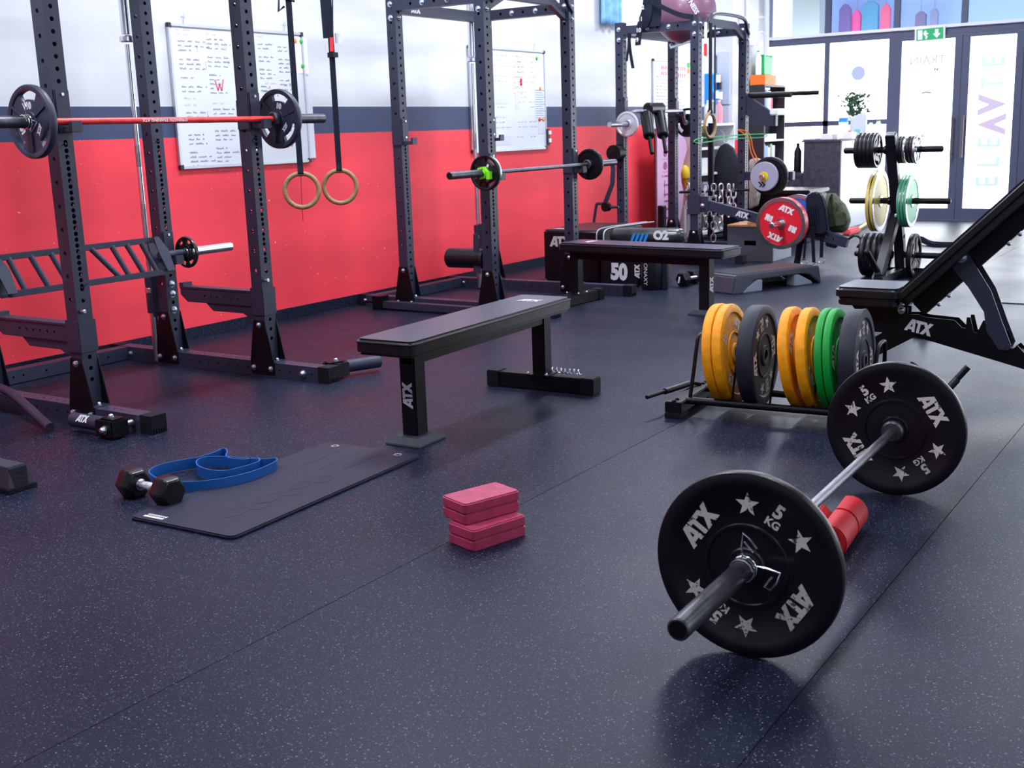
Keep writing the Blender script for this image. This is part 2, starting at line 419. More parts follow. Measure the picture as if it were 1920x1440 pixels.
def text_polys(s, size, bold=0.0):
    k = (s, size, bold)
    if k not in TXT:
        cu = bpy.data.curves.new('t', 'FONT'); cu.body = s; cu.size = size; cu.align_x = 'CENTER'; cu.align_y = 'CENTER'; cu.offset = bold; cu.resolution_u = 3
        o = bpy.data.objects.new('t', cu); me = bpy.data.meshes.new_from_object(o)
        TXT[k] = ([tuple(v.co) for v in me.vertices], [tuple(p.vertices) for p in me.polygons])
        bpy.data.objects.remove(o); bpy.data.meshes.remove(me)
    return TXT[k]
def text(mb, s, size, M, bold=0.0, lift=0.0012, sx=1.0):
    vs, fs = text_polys(s, size, bold)
    mb.add([M @ Vector((x*sx, y, lift)) for x, y, z in vs], fs)
def star(mb, M, r, lift=0.0012):
    pts = [((r if i % 2 == 0 else r*0.42)*math.sin(PI*i/5), (r if i % 2 == 0 else r*0.42)*math.cos(PI*i/5)) for i in range(10)]
    mb.prism(pts, M, lift*0.4, lift)
def bolt(mb, p, d, r=0.013, h=0.012):
    p, d = Vector(p), Vector(d).normalized()
    mb.cyl(p, p+d*0.003, r*1.25, n=12); mb.lathe([(1e-5, 0), (r, 0), (r, h*.6), (r*.6, h), (1e-5, h*1.1)], p+d*0.002, d, 8, closed=False)

# ------------------------------------------------------------------ the room
YW = 5.68; XB = 14.75; YR = -6.5; XN = -3.0; ZC = 4.0
fl = tag(MB().box(XN, XB+4, YR, YW+.3, -0.12, -0.012).build('floor', mat('screed', (0.03, 0.03, 0.04), 0.8)), kind='structure')
ys = [YW, 4.53, 2.03, 0.777, -0.47, -1.72, -2.97, -4.22, -5.47, YR]
xs = [XN, 1.2, XB]
for i in range(len(ys)-1):
    MB().box(XN, XB, ys[i+1]+0.0012, ys[i]-0.0012, -0.012, 0.0).build('rubber_floor_strip', floormat, fl)
# left wall in three painted bands
wb = MB()
for k, (z0, z1) in enumerate(((0, 1.255), (1.255, 1.44), (1.44, ZC))):
    wb.mi = k; wb.box(XN, XB+.15, YW, YW+0.15, z0, z1)
tag(wb.build('wall_left', None, mats=[wallred, walldark, wallwhite]), kind='structure')
tag(MB().box(XN, XB-.02, YW-0.012, YW-0.0005, 0.0, 0.078).build('baseboard_left', floormat), kind='structure')
tag(MB().box(XN, XB+.15, YR-.15, YW+.15, ZC, ZC+0.1).build('ceiling', mat('ceiling_paint', (0.10, 0.10, 0.12), 0.8)), kind='structure')
tag(MB().box(XN-.15, XN, YR-.15, YW+.15, 0, ZC).build('wall_near', wallwhite), kind='structure')
rw = MB().box(XN, XB, YR-.15, YR, 0, 0.9).box(XN, XB, YR-.15, YR, 3.4, ZC)
for x in (XN, 0.4, 3.8, 7.2, 10.6, 13.6): rw.box(x, x+.35, YR-.15, YR, 0.9, 3.4)
tag(rw.build('wall_right', wallwhite), kind='structure')
for i, x in enumerate((XN+.35, 0.75, 4.15, 7.55, 10.95)):
    x1 = (0.4, 3.8, 7.2, 10.6, 13.6)[i]
    tag(MB().box(x, x1, YR-.08, YR-.06, 0.9, 3.4).build('window_%d' % (i+10), sidefrost), kind='structure')
# pillar on the left wall, painted red below
pm = MB(); pm.box(13.1, 13.9, 5.48, YW+.01, 0, 1.05); pm.mi = 1; pm.box(13.1, 13.9, 5.48, YW+.01, 1.05, ZC)
tag(pm.build('trim_1', None, mats=[wallred, wallwhite]), kind='structure')
# glazed back wall -------------------------------------------------
def yframe(mb, y0, y1, z0, z1, d=0.06, x=XB): mb.box(x, x+d, min(y0, y1), max(y0, y1), z0, z1)
ym = [5.68, 4.91, 4.06, 3.276, 2.56, 1.75, 0.9, 0.1, -0.7, -1.5, -2.3, -3.1, -3.9, -4.7, -5.5, YR]
fr = MB()
yframe(fr, YR, YW, 2.185, 2.27)
for y in ym[1:-1]: yframe(fr, y-.035, y+.035, 2.27, 3.35, .055)
yframe(fr, YR, YW, 3.30, ZC)
yframe(fr, 4.91+.03, 4.91-.035, 0, 2.185)
yframe(fr, YW, 4.14, 1.17, 1.235)
yframe(fr, YW, 4.14, 0, 0.10)
yframe(fr, 4.14, 4.065, 0, 2.185, .07)
for y in ym[4:-1]: yframe(fr, y-.05, y+.05, 0, 2.185)
yframe(fr, YR, 2.56, 0, 0.12)
wbk = tag(fr.build('wall_back', framegrey), kind='structure')
tag(MB().box(XB-.035, XB-.001, YR, YW-.02, 2.272, 2.305).build('trim_2', mat('white_aluminium', (0.75, 0.76, 0.80), 0.4)), kind='structure')
n = 1
panes = [(5.68, 4.94, 1.235, 2.185), (4.875, 4.14, 1.235, 2.185), (5.68, 4.94, .1, 1.17), (4.875, 4.14, .1, 1.17)]
for k in range(4, len(ym)-1): panes.append((ym[k]-.05, ym[k+1]+.05, .12, 2.185))
for (a, b, z0, z1) in panes:
    tag(MB().box(XB+.03, XB+.036, b, a, z0, z1).build('window_%d' % n, frost), kind='structure'); n += 1
# transom panes: clear glass over a view into the passage outside
clear = mat('clear_glass', (0.9, 0.95, 1.0), 0.02, trans=1.0)
clear.node_tree.nodes['Principled BSDF'].inputs['IOR'].default_value = 1.02
bluewall = mat('bluish_passage_wall', (0.20, 0.30, 0.60), 0.8, emit=(0.22, 0.30, 0.56), est=0.75)  # the wall's own glow stands in for daylight in the passage
for k in range(len(ym)-1):
    tag(MB().box(XB+.025, XB+.031, ym[k+1]+.035, ym[k]-(.035 if k else 0), 2.27, 3.30).build('window_%d' % n, clear), kind='structure'); n += 1
tag(MB().box(XB+1.8, XB+1.9, YR, 5.52, 2.1, 4.4).build('wall_passage', bluewall), kind='structure')
sunny = mat('sunlit_facade', (0.8, 0.82, 0.8), 0.8, emit=(0.9, 0.95, 0.97), est=1.0)  # emission stands in for sunlight on the facade
tag(MB().box(XB+3.0, XB+3.1, 4.2, 8.0, 2.0, 4.6).build('wall_outside', sunny), kind='structure')
tag(MB().box(XB+.9, XB+1.2, 5.32, 5.70, 1.9, 4.2).build('trim_3', mat('concrete_column', (0.50, 0.56, 0.56), 0.8)), kind='structure')
# garments on hangers in the passage
def garment(y, x, z, c, lab, wd=.38, ht=.62):
    g = thing('hanging_garment', lab, 'garment', (x, y, z))
    m = MB(); P = [(-.55, -1), (-.48, -.2), (-.5, -.05), (-.15, .06), (.15, .06), (.5, -.05), (.48, -.2), (.55, -1)]
    m.prism([(a*wd, b*ht) for a, b in P], frame((x, y, z), (0, -1, 0), (0, 0, 1)), -.03, .03)
    m.build('cloth', c, g, bevel=.004)
    MB().tube([(x, y, z+.03), (x, y, 2.90), (x+.015, y, 2.925), (x+.02, y, 2.90)], .005, 6).build('hanger_hook', steel, g)
gm = lambda nme, c: mat(nme, c, .85, emit=c, est=.15)  # faint glow of the cloth stands in for daylight on it
GX = XB+1.5
def gy(u): return on_x(u, 30, GX).y
garment(gy(1585), GX, 2.74, gm('garment_violet', (.17, .12, .32)), 'violet grey patterned garment hanging behind the transom window', .16)
garment(gy(1603), GX+.08, 2.66, gm('garment_pink', (.75, .12, .33)), 'bright pink garment hanging behind the transom window', .13)
garment(gy(1632), GX, 2.76, gm('garment_teal', (.10, .27, .44)), 'teal blue garment hanging behind the transom window', .22)
garment(gy(1661), GX, 2.70, gm('garment_coral', (.60, .12, .22)), 'coral red garment hanging behind the transom window beside the mullion', .13)
garment(gy(1727), GX, 2.58, gm('garment_brown', (.16, .14, .26)), 'small dusky brown garment hanging behind the middle transom window', .14, .4)
garment(gy(1752), GX, 2.60, gm('garment_grey', (.20, .22, .36)), 'small grey blue garment hanging right of the brown one outside', .10, .4)
tag(MB().tube([(GX, 5.4, 2.91), (GX, 2.0, 2.91)], .012, 8).box(GX-.02, XB+1.8, 5.30, 5.34, 2.89, 2.93).box(GX-.02, XB+1.8, 2.1, 2.14, 2.89, 2.93).build('trim_4', alu), kind='structure')
# doors ------------------------------------------------------------
def door(num, yh, ys_, hy, words):
    """door leaf between hinge side yh (larger y) and lock side ys_"""
    d = MB(); x0, x1 = XB-.012, XB+.045; sw = .082
    d.box(x0, x1, yh-sw, yh, .005, 2.18); d.box(x0, x1, ys_, ys_+sw, .005, 2.18)
    d.box(x0, x1, ys_+sw, yh-sw, .005, .147); d.box(x0, x1, ys_+sw, yh-sw, 2.145, 2.18)
    root = tag(d.build('door_%d' % num, framegrey), kind='structure')
    MB().box(XB+.015, XB+.02, ys_+sw, yh-sw, .147, 2.145).build('door_glass', frost, root)
    h = MB(); h.tube([(x0-.055, hy, .75), (x0-.055, hy, 1.25)], .014, 10)
    for z in (.8, 1.2): h.cyl((x0-.055, hy, z), (x0+.005, hy, z), .008, n=8)
    h.build('door_handle', mat('handle_dark_metal', (.12, .10, .12), .4, .6), root)
    return root
d1 = door(1, 4.062, 3.281, 3.34, 0)
d2 = door(2, 3.271, 2.60, 3.22, 0)
printgrey = mat('faint_grey_decal', (.50, .55, .58), .8, emit=(.40, .45, .48), est=.25)  # emission of the door decals stands in for daylight behind them
printteal = mat('faint_teal_decal', (.5, .62, .62), .8, emit=(.45, .62, .64), est=.6)
printmauve = mat('mauve_decal', (.45, .38, .48), .8, emit=(.42, .34, .46), est=.7)
M1 = lambda y, z: frame((XB+.0148, y, z), (0, 1, 0), (0, 0, 1))   # x axis = +Y: reads from the street, mirrored from inside
m = MB(); text(m, 'TRAIN', .145, M1(3.68, 1.905), .004, 0.0)
text(m, 'SMARTER', .085, M1(3.68, 1.795), .001, 0.0); text(m, 'SWEAT', .12, M1(3.68, 1.70), .001, 0.0)
m.flat([(-.1, -.004), (-.03, -.004), (0, .03), (.03, -.004), (.1, -.004), (.1, .004), (-.1, .004)], M1(3.68, 1.52))
m.flat([(-.06, -.02), (0, .02), (.06, -.02)], M1(3.70, 1.02)); m.build('door_lettering', printgrey, d1, norm=False)
# big vertical word on the second door, rotated a quarter turn and mirrored
def rotframe(z): return frame((XB+.0148, 2.915, z), (0, 0, 1), (0, 1, 0))
m = MB()
for ch, z in (('E', 1.845), ('T', 1.60), ('E', .915), ('L', .69), ('E', .46)):
    text(m, ch, .36, rotframe(z), .008, 0.0, .72)
m.build('door_lettering', printteal, d2, norm=False)
m = MB()
for z, sg in ((1.36, 1), (1.13, -1)):
    P = [(-.13, .165*sg), (0, -.17*sg), (.13, .165*sg), (.055, .165*sg), (0, .04*sg), (-.055, .165*sg)]
    m.flat(P if sg > 0 else P[::-1], rotframe(z))
m.build('door_lettering', printmauve, d2, norm=False)
# round decal and little triangles on the second window
wdec = bpy.data.objects['window_2']
m = MB(); m.flat([(.088*math.cos(2*PI*i/28), .088*math.sin(2*PI*i/28)) for i in range(28)], frame((XB+.028, 4.514, 1.803), (0, -1, 0), (0, 0, 1)))
m.build('round_decal', mat('round_decal_blue', (.25, .28, .42), .7, emit=(.26, .29, .42), est=.9), wdec, norm=False)  # decal glows in place of daylight coming through it
m = MB(); f_ = frame((XB+.028, 4.514, 1.803), (0, -1, 0), (0, 0, 1))
m.flat([(-.11, -.44), (-.05, -.44), (-.08, -.38)], f_); m.flat([(-.03, -.33), (.04, -.33), (.005, -.39)], f_)
m.build('small_decal', printgrey, wdec, norm=False)
# emergency exit sign
es = thing('exit_sign', 'green emergency exit sign with running figure and down arrow above the glass door', 'sign', (XB-.05, 3.64, 2.2))
Ms = frame((XB-.065, 3.645, 2.205), Vector((0, -1, .03)), Vector((0, .03, 1)))
MB().prism([(-.175, -.085), (.175, -.085), (.175, .085), (-.175, .085)], Ms, -.012, 0).build('sign_body', whitep, es)
MB().prism([(-.155, -.066), (.155, -.066), (.155, .066), (-.155, .066)], Ms, 0, .002).build('green_panel', mat('sign_green', (.005, .30, .10), .4, emit=(.0, .25, .08), est=.5), es)
m = MB()
m.prism([(.06, .05), (.10, .05), (.10, 0), (.125, 0), (.08, -.055), (.035, 0), (.06, 0)], Ms, .002, .003)
m.prism([(-.14, -.055), (-.085, -.055), (-.085, .055), (-.14, .055)], Ms, .002, .003)
m.prism([(-.07, .03), (-.05, .05), (-.035, .035), (-.055, .018)], Ms, .002, .003)
m.prism([(-.08, .02), (-.04, .025), (-.01, .005), (-.04, -.005), (-.02, -.03), (-.04, -.058), (-.055, -.05), (-.045, -.028), (-.065, -.01)], Ms, .002, .003)
m.build('pictogram', whitep, es)
# ceiling lamps
lp = None
for i, (x, y) in enumerate(LAMPS):
    if lp is None:
        lp = thing('ceiling_lamp', 'flat rectangular lamp panel on the ceiling', 'lamp', (x, y, 3.93), group='ceiling lamps above the gym floor')
        MB().box(x-.78, x+.78, y-.28, y+.28, 3.93, 3.999).build('housing', whitep, lp)
        MB().box(x-.74, x+.74, y-.24, y+.24, 3.922, 3.93).build('diffuser', lampglow, lp)
    else: dup(lp, Matrix.Translation((x, y, 3.93)), 'flat rectangular lamp panel on the ceiling', 'ceiling lamps above the gym floor')

# ================================================================== power racks
S = 0.078; HS = S/2
ZT = 2.165
def inch(z0, z1, st): 
    out = []; z = z0
    while z < z1-1e-6: out.append(z); z += st
    return out
ZY = inch(0.20, 0.62, .0508)+inch(0.62, 1.24, .0254)+inch(1.24, 2.06, .0508)      # holes facing the user
ZX = inch(0.46, 2.04, .1016)
def post(mb, x, y, zt=ZT, z0=0.075):
    L = zt-z0; zy = [z-z0 for z in ZY]; zx = [z-z0 for z in ZX]
    r = .0105
    for sg in (-1, 1):
        mb.holes((x, y+sg*HS, z0), (0, 0, 1), (1, 0, 0), S, L, zy, r, nrm=(0, sg, 0))
        mb.holes((x+sg*HS, y, z0), (0, 0, 1), (0, 1, 0), S, L, zx, r, nrm=(sg, 0, 0))
    mb.box(x-HS, x+HS, y-HS, y+HS, zt-.002, zt)
def basebeam(mb, x, ya, yb):
    L = yb-ya; h = .078
    top = [t for t in inch(.12, L-.1, .0508) if (t-.12) % .7 > .1]
    mb.holes((x, ya, h), (0, 1, 0), (1, 0, 0), S, L, top, .0065, n=6, nrm=(0, 0, 1))
    side = inch(.1, L-.1, .0762)
    for sg in (-1, 1): mb.holes((x+sg*HS, ya, h/2), (0, 1, 0), (0, 0, 1), h, L, side, .0065, n=6, nrm=(sg, 0, 0))
    mb.add([(x-HS, ya, 0.001), (x+HS, ya, 0.001), (x+HS, yb, 0.001), (x-HS, yb, 0.001)], [(0, 1, 2, 3)])
def jcup(rack, x, yf, zb, sx=1):
    m = MB()
    m.box(x-.036, x+.036, yf-.012, yf, zb-.05, zb+.135)
    m.box(x-HS-.012, x-HS-.001, yf-.012, yf+.075, zb-.05, zb+.10)
    m.box(x-.030, x+.030, yf-.085, yf-.012, zb-.046, zb-.022)
    m.box(x-.030, x+.030, yf-.090, yf-.074, zb-.046, zb+.002)
    o = m.build('bar_hook', steelblack, rack, bevel=.004)
    b = MB(); b.cyl((x, yf-.012, zb+.115), (x, yf-.018, zb+.115), .007, n=10); b.cyl((x, yf-.012, zb+.005), (x, yf-.018, zb+.005), .007, n=10)
    b.build('rivet', zinc, o)
def rack(label, x0, x1, yf, yr, ya=3.945, yb=5.655, left_beam_tail=0.0, full=True, seed=0):
    t = thing('power_rack', label, 'rack', ((x0+x1)/2, yf, 0), 0, 'black power racks along the red wall')
    for x in (x0, x1):
        m = MB(); basebeam(m, x, ya+.02, yb-.02); m.build('base_beam', steelblack, t, norm=False)
        for (a, b) in ((ya, ya+.075), (yb-.075, yb)):
            m = MB(); m.box(x-HS-.003, x+HS+.003, a, b, 0, .082)
            if a == ya:
                for i in range(5): m.box(x-HS+.006+i*.014, x-HS+.013+i*.014, a-.003, a, .004, .022)
            m.build('end_cap', caprub, t, bevel=.004)
    for x in (x0, x1):
        for y in (yf, yr):
            m = MB(); post(m, x, y); m.build('upright', steelblack, t, norm=False)
            for sg in (-1, 1):
                m = MB(); xo = x+sg*(HS+.0005)
                M = frame((xo, y, 0), (0, 1, 0), (0, 0, 1))
                m.prism([(-HS-.046, .012), (HS+.046, .012), (HS+.046, .085), (HS+.002, .30), (-HS-.002, .30), (-HS-.046, .085)], M, 0 if sg > 0 else -.0055, .0055 if sg > 0 else 0)
                m.build('gusset_plate', deepblack, t, bevel=.0015, seg=1)
            m = MB(); m.box(x-HS-.004, x+HS+.004, y-HS-.05, y-HS-.001, .0785, .0835); m.build('foot_flange', steelblack, t)
            for sg in (-1, 1):
                for (dy, z) in ((0, .275), (-.062, .045), (.062, .045)):
                    if sg > 0 and z > .2: continue
                    m = MB(); bolt(m, (x+sg*(HS+.006), y+dy, z), (sg, 0, 0)); m.build('bolt', zinc, t)
            m = MB(); bolt(m, (x, y-HS-.028, .0835), (0, 0, 1), .010, .012); m.build('bolt', zinc, t)
    yc = 5.50
    m = MB(); m.holes((x0+HS, yc, .040), (1, 0, 0), (0, 0, 1), .07, x1-x0-S, [.1, .3, .36, .5, .7, .76, .9], .008, n=4, nrm=(0, -1, 0))
    m.holes((x0+HS, yc+.08, .040), (1, 0, 0), (0, 0, 1), .07, x1-x0-S, [.1, .5, .9], .008, n=4, nrm=(0, 1, 0))
    m.box(x0+HS, x1-HS, yc, yc+.08, .0745, .0755); m.box(x0+HS, x1-HS, yc+.001, yc+.079, .004, .006)
    m.build('floor_crossbar', steelblack, t, norm=False)
    for x in (x0, x1):
        for y in (yc-.02, yc+.09):
            m = MB(); bolt(m, (x-HS, y, .04), (-1, 0, 0)); m.build('bolt', zinc, t)
    # top frame
    zt0, zt1 = ZT-.105, ZT-.035
    for x in (x0, x1):
        m = MB()
        for sg in (-1, 1): m.holes((x+sg*HS, yf+HS, (zt0+zt1)/2), (0, 1, 0), (0, 0, 1), zt1-zt0, yr-yf-S, [.12, .32, .52], .011, nrm=(sg, 0, 0))
        m.box(x-HS, x+HS, yf+HS, yr-HS, zt1, zt1+.001); m.box(x-HS, x+HS, yf+HS, yr-HS, zt0-.001, zt0)
        m.build('top_side_beam', steelblack, t, norm=False)
        for dy in (.21, .42): 
            m = MB(); bolt(m, (x-HS, yf+HS+dy, (zt0+zt1)/2), (-1, 0, 0), .016); m.build('bolt', zinc, t)
        for y in (yf, yr):
            for z in (ZT-.06, ZT-.15):
                m = MB(); bolt(m, (x-HS, y, z), (-1, 0, 0), .016); m.build('bolt', zinc, t)
                m = MB(); bolt(m, (x, y-HS, z), (0, -1, 0), .012); m.build('bolt', zinc, t)
    m = MB(); m.box(x0+HS, x1-HS, yr-.035, yr+.035, zt0-.015, zt1-.012)
    o = m.build('rear_top_beam', steelblack, t, bevel=.003)
    m = MB(); logo(m, frame((x0+.20, yr-.035, zt0+.022), (1, 0, 0), (0, 0, 1)), .048, .9); logo(m, frame((x1-.14, yr-.035, zt0+.022), (1, 0, 0), (0, 0, 1)), .048, .9)
    m.build('logo', whiteprint, o)
    # pull up beam at the front, gooseneck ends
    m = MB(); P = [(x0+HS, ZT-.165), (x0+HS, ZT-.09), (x0+.24, ZT+.0), (x1-.24, ZT+.0), (x1-HS, ZT-.09), (x1-HS, ZT-.165), (x1-.26, ZT-.07), (x0+.26, ZT-.07)]
    m.prism(P, frame((0, yf, 0), (1, 0, 0), (0, 0, 1)), -.02, .02); m.build('pull_up_beam', steelblack, t, bevel=.004)
    m = MB(); m.tube(smoothpath([(x0+.03, yf-HS-.02, ZT-.10), (x0+.10, yf-.07, ZT-.06), (x0+.24, yf-.08, ZT+.03), (x1-.24, yf-.08, ZT+.03), (x1-.10, yf-.07, ZT-.06), (x1-.03, yf-HS-.02, ZT-.10)], 5), .016, 10)
    m.build('pull_up_bar', steelblack, t)
    return t
R1 = (3.165, 4.285); R2 = (6.50, 7.60); R3 = (9.74, 10.84)
def label_rack(s): return s
rack1 = rack('black power rack at far left with the red barbell racked on it', *R1, 4.409, 5.155)
rack2 = rack('black power rack in the middle of the wall behind the two flat benches', *R2, 4.475, 5.21)
rack3 = rack('black power rack nearest the glass doors, with a mauve ball on top', *R3, 4.42, 5.17)
# spotter arms of the first rack
def spotter(rk, x, yf):
    y0, y1 = yf-HS-.004, 5.015
    m = MB(); zc = .405
    for sg in (-1, 1):
        m.holes((x+sg*.028, yf+HS, zc), (0, 1, 0), (0, 0, 1), .075, y1-yf-HS-.05, inch(.12, .42, .052), .0075, n=6, nrm=(sg, 0, 0))
    m.box(x-.028, x+.028, yf+HS, y1-.05, zc-.038, zc-.0365)
    m.add([(x-.028, y1-.05, zc+.0375), (x-.028, y1, zc+.0375), (x-.028, y1, zc), (x-.028, y1-.05, zc-.0375), (x+.028, y1-.05, zc+.0375), (x+.028, y1, zc+.0375), (x+.028, y1, zc), (x+.028, y1-.05, zc-.0375)],
          [(0, 1, 2, 3), (7, 6, 5, 4), (1, 5, 6, 2), (2, 6, 7, 3), (0, 4, 5, 1), (3, 7, 4, 0)])
    m.box(x-.033, x+.033, yf+HS, y1, zc+.0375, zc+.046)
    m.box(x-.033, x+.033, y1-.03, y1, zc+.046, zc+.066)
    o = m.build('safety_arm', steelblack, rk, norm=False)
    m = MB(); M = frame((x, 0, 0), (0, 1, 0), (0, 0, 1))
    m.prism([(yf+HS, .30), (yf+HS+.06, .305), (yf+HS+.10, .325), (yf+HS+.33, .325), (yf+HS+.38, .366), (yf+HS, .366)], M, -.02, .02); m.build('brace', steelblack, o, bevel=.002, seg=1)
    m = MB(); m.box(x-HS-.008, x+HS+.008, yf-HS-.008, yf+HS+.008, .325, .47)
    m.build('sleeve_bracket', steelblack, o, bevel=.003)
    m = MB(); m.cyl((x-.02, yf-HS-.001, .51), (x-.02, yf-HS-.03, .51), .010, n=12, bev=.003); m.build('lock_pin', zinc, o)
spotter(rack1, R1[0], 4.409); spotter(rack1, R1[1], 4.409)
for x in R1: jcup(rack1, x, 4.37, 1.325)
for x in R1: jcup(rack1, x, 5.116, .615)
for x in R2: jcup(rack2, x, 4.436, .955)
for x in R2: jcup(rack2, x, 5.171, 1.205)
for x in R3: jcup(rack3, x, 5.131, 1.37)
for x in (R1[1],):
    for z in (.42, .475-.12+.12, .33):
        m = MB(); bolt(m, (x, 5.116, z-.02), (0, -1, 0), .016); m.build('bolt', zinc, rack1)
for x, rk, yr_ in ((R1[1]-.023, rack1, 5.181), (R2[1]-.072, rack2, 5.212)):
    m = MB(); m.box(x-.03, x+.03, yr_+HS+.001, yr_+HS+.012, .27, .52); m.lathe([(.0335, 0), (.0335, .22), (.027, .22), (.027, 0)], (x, yr_+HS+.042, .29), (0, 0, 1), 20); m.build('barbell_holder', steelblack, rk)

# ================================================================== barbells


def barbell(label, cx, y, z, half, inner=1.31, shaft_m=darksteel, sleeve_m=darksteel, rz=0.0, loadr=.025, extra=None):
    M = Matrix.Translation((cx, y, z)) @ Matrix.Rotation(rz, 4, 'Z')
    t = thing('barbell', label, 'barbell', M=M)
    m = MB(); m.cyl((-inner/2, 0, 0), (inner/2, 0, 0), .0142, n=20); m.build('shaft', shaft_m, t, world=False)
    for sg in (-1, 1):
        m = MB(); m.cyl((sg*inner/2, 0, 0), (sg*(inner/2+.03), 0, 0), .036, n=28, bev=.006); m.build('collar', sleeve_m, t, world=False)
        m = MB(); m.cyl((sg*(inner/2+.03), 0, 0), (sg*half, 0, 0), loadr, n=28, bev=.003)
        m.build('sleeve', sleeve_m, t, world=False)
        m = MB(); m.cyl((sg*half, 0, 0), (sg*(half+.002), 0, 0), loadr*.75, n=24); m.build('end_cap', deepblack, t, world=False)
    if extra: extra(t)
    return t
FB = (3.062, .966, .225, math.radians(1.56))
barbell('steel barbell resting on its black five kilogram bumper plates on the floor', FB[0], FB[1], FB[2], 1.082, 1.27, mat('dull_steel', (.30, .30, .34), .33, 1.0, .3, 900), darksteel, FB[3])
def redmark(t):
    o = KIDS[t][0]
    m = MB(); M = Matrix.Rotation(0, 4, 'X')
    text(m, 'STRENGTH TRAINING ATX', .017, frame((-.05, -.0142, .001), (-1, 0, 0), (0, 0, -1)), .0006, .0012, 1.25)
    m.build('lettering', whitep, o, world=False, norm=False)
barbell('red coated barbell racked on the far left power rack', 3.715, 4.325, 1.326, 1.03, 1.29, redpaint, darksteel, 0, extra=redmark)
barbell('dark steel barbell racked on the middle power rack', 7.05, 4.391, .965, 1.10, 1.30, darksteel, darksteel)
# chrome barbells standing upright in the holders behind the racks
def standing(label, x, y, lean=0.0, zb=.01, dx=0.0):
    t = thing('barbell', label, 'barbell', (x, y, zb))
    top = 2.12
    m = MB(); m.cyl((x, y, .42), (x, y, 1.75), .0142, n=16); m.build('shaft', chrome, t)
    for a, b, nm in ((zb, .40, 'sleeve'), (1.80, top+.1, 'sleeve')):
        m = MB(); m.cyl((x, y, a), (x, y, b), .0245, n=20, bev=.003); m.build(nm, chrome, t)
    for a in (.40, 1.76):
        m = MB(); m.cyl((x, y, a), (x, y, a+.035), .038, n=20, bev=.006); m.build('collar', chrome, t)
    for q0_, q1_ in ((1.10, 1.22), (.55, .90)):
        m = MB(); m.cyl((x, y, q0_), (x, y, q1_), .0150, n=16); m.build('knurling', steel, t)
standing('chrome barbell standing upright behind the far left rack', 4.262, 5.262)
standing('chrome barbell standing upright behind the middle rack', 7.528, 5.293)

# ================================================================== weight plates
# every plate is modelled about its own axis (local x); the printed face looks along -x
def bumper(mname, m_, R=.225, T=.03, printed=None, pm_=wornwhite, name='weight_plate', kg='5'):
    """returns a mesh object made of body > print; origin at the centre"""
    h = T/2; e = min(.008, h*.6); d = min(.007, h*.4)
    prof = [(.0258, -h), (.042, -h), (.045, -h+.003), (.046, -h+d), (R*.41, -h+d), (R*.42, -h+d*.35), (R*.445, -h+d*.35), (R*.455, -h+d), (R*.80, -h+d), (R*.835, -h), (R-e, -h), (R-e*.3, -h+e*.3), (R, -h+e)]
    prof = prof+[(r, -x) for r, x in prof[::-1]]
    m = MB(); m.lathe(prof, (0, 0, 0), (1, 0, 0), 64)
    o = m.build(name, m_, None)
    m = MB(); m.lathe([(.0252, -h-.0008), (.031, -h-.0008), (.031, h+.0008), (.0252, h+.0008)], (0, 0, 0), (1, 0, 0), 28)
    c = m.build('hub_insert', darksteel, o)
    if printed:
        for sd in (-1, 1):
            X = -h+d if sd < 0 else h-d
            def F(ang, r=R*.63):
                a = math.radians(ang); yy = -math.cos(a) if sd < 0 else math.cos(a)
                outv = Vector((0, yy, math.sin(a))); n = Vector((sd, 0, 0)); xd = outv.cross(n)
                return frame(Vector((X, 0, 0))+outv*r, xd, outv)
            for base in (0, 180):
                m = MB(); logo(m, F(34+base, R*.635), R*.22, .92); m.build('logo', pm_, o, norm=False)
                if printed == 'stars':
                    for an in (-22, -80):
                        m = MB(); star(m, F(an+base, R*.66), R*.13); m.build('star', pm_, o)
                an = -50 if printed == 'stars' else -56
                m = MB(); text(m, kg, R*.20, F(an+base, R*.70), .002, .0008); text(m, 'KG', R*.12, F(an+base, R*.56), .001, .0008)
                m.build('weight_number', pm_, o, norm=False)
    return o
def place(o, x, y, z, rz=0.0, roll=0.0, label=None, cat='weight plate', group=None, tilt=0.0):
    T = Matrix.Translation((x, y, z)) @ Matrix.Rotation(rz, 4, 'Z') @ Matrix.Rotation(tilt, 4, 'Y') @ Matrix.Rotation(roll, 4, 'X')
    o.matrix_world = T; WM[o] = T; tag(o, label, cat, group)
    return o
def dup_place(o, x, y, z, rz=0, roll=0, label=None, group=None, tilt=0.0):
    T = Matrix.Translation((x, y, z)) @ Matrix.Rotation(rz, 4, 'Z') @ Matrix.Rotation(tilt, 4, 'Y') @ Matrix.Rotation(roll, 4, 'X')
    return dup(o, T, label, group)
five = bumper('five', rubber, .225, .031, 'stars')
c_, s_ = math.cos(FB[3]), math.sin(FB[3])
def onbar(t): return (FB[0]+c_*t, FB[1]+s_*t)
px_, py_ = onbar(-.6815); place(five, px_, py_, .2262, FB[3], -math.radians(112), 'black bumper plate with stars at the near end of the floor barbell', 'weight plate', 'five kilogram bumper plates')
px_, py_ = onbar(.6815); dup_place(five, px_, py_, .2262, FB[3], math.radians(0), 'black bumper plate with stars at the far end of the floor barbell', 'five kilogram bumper plates')
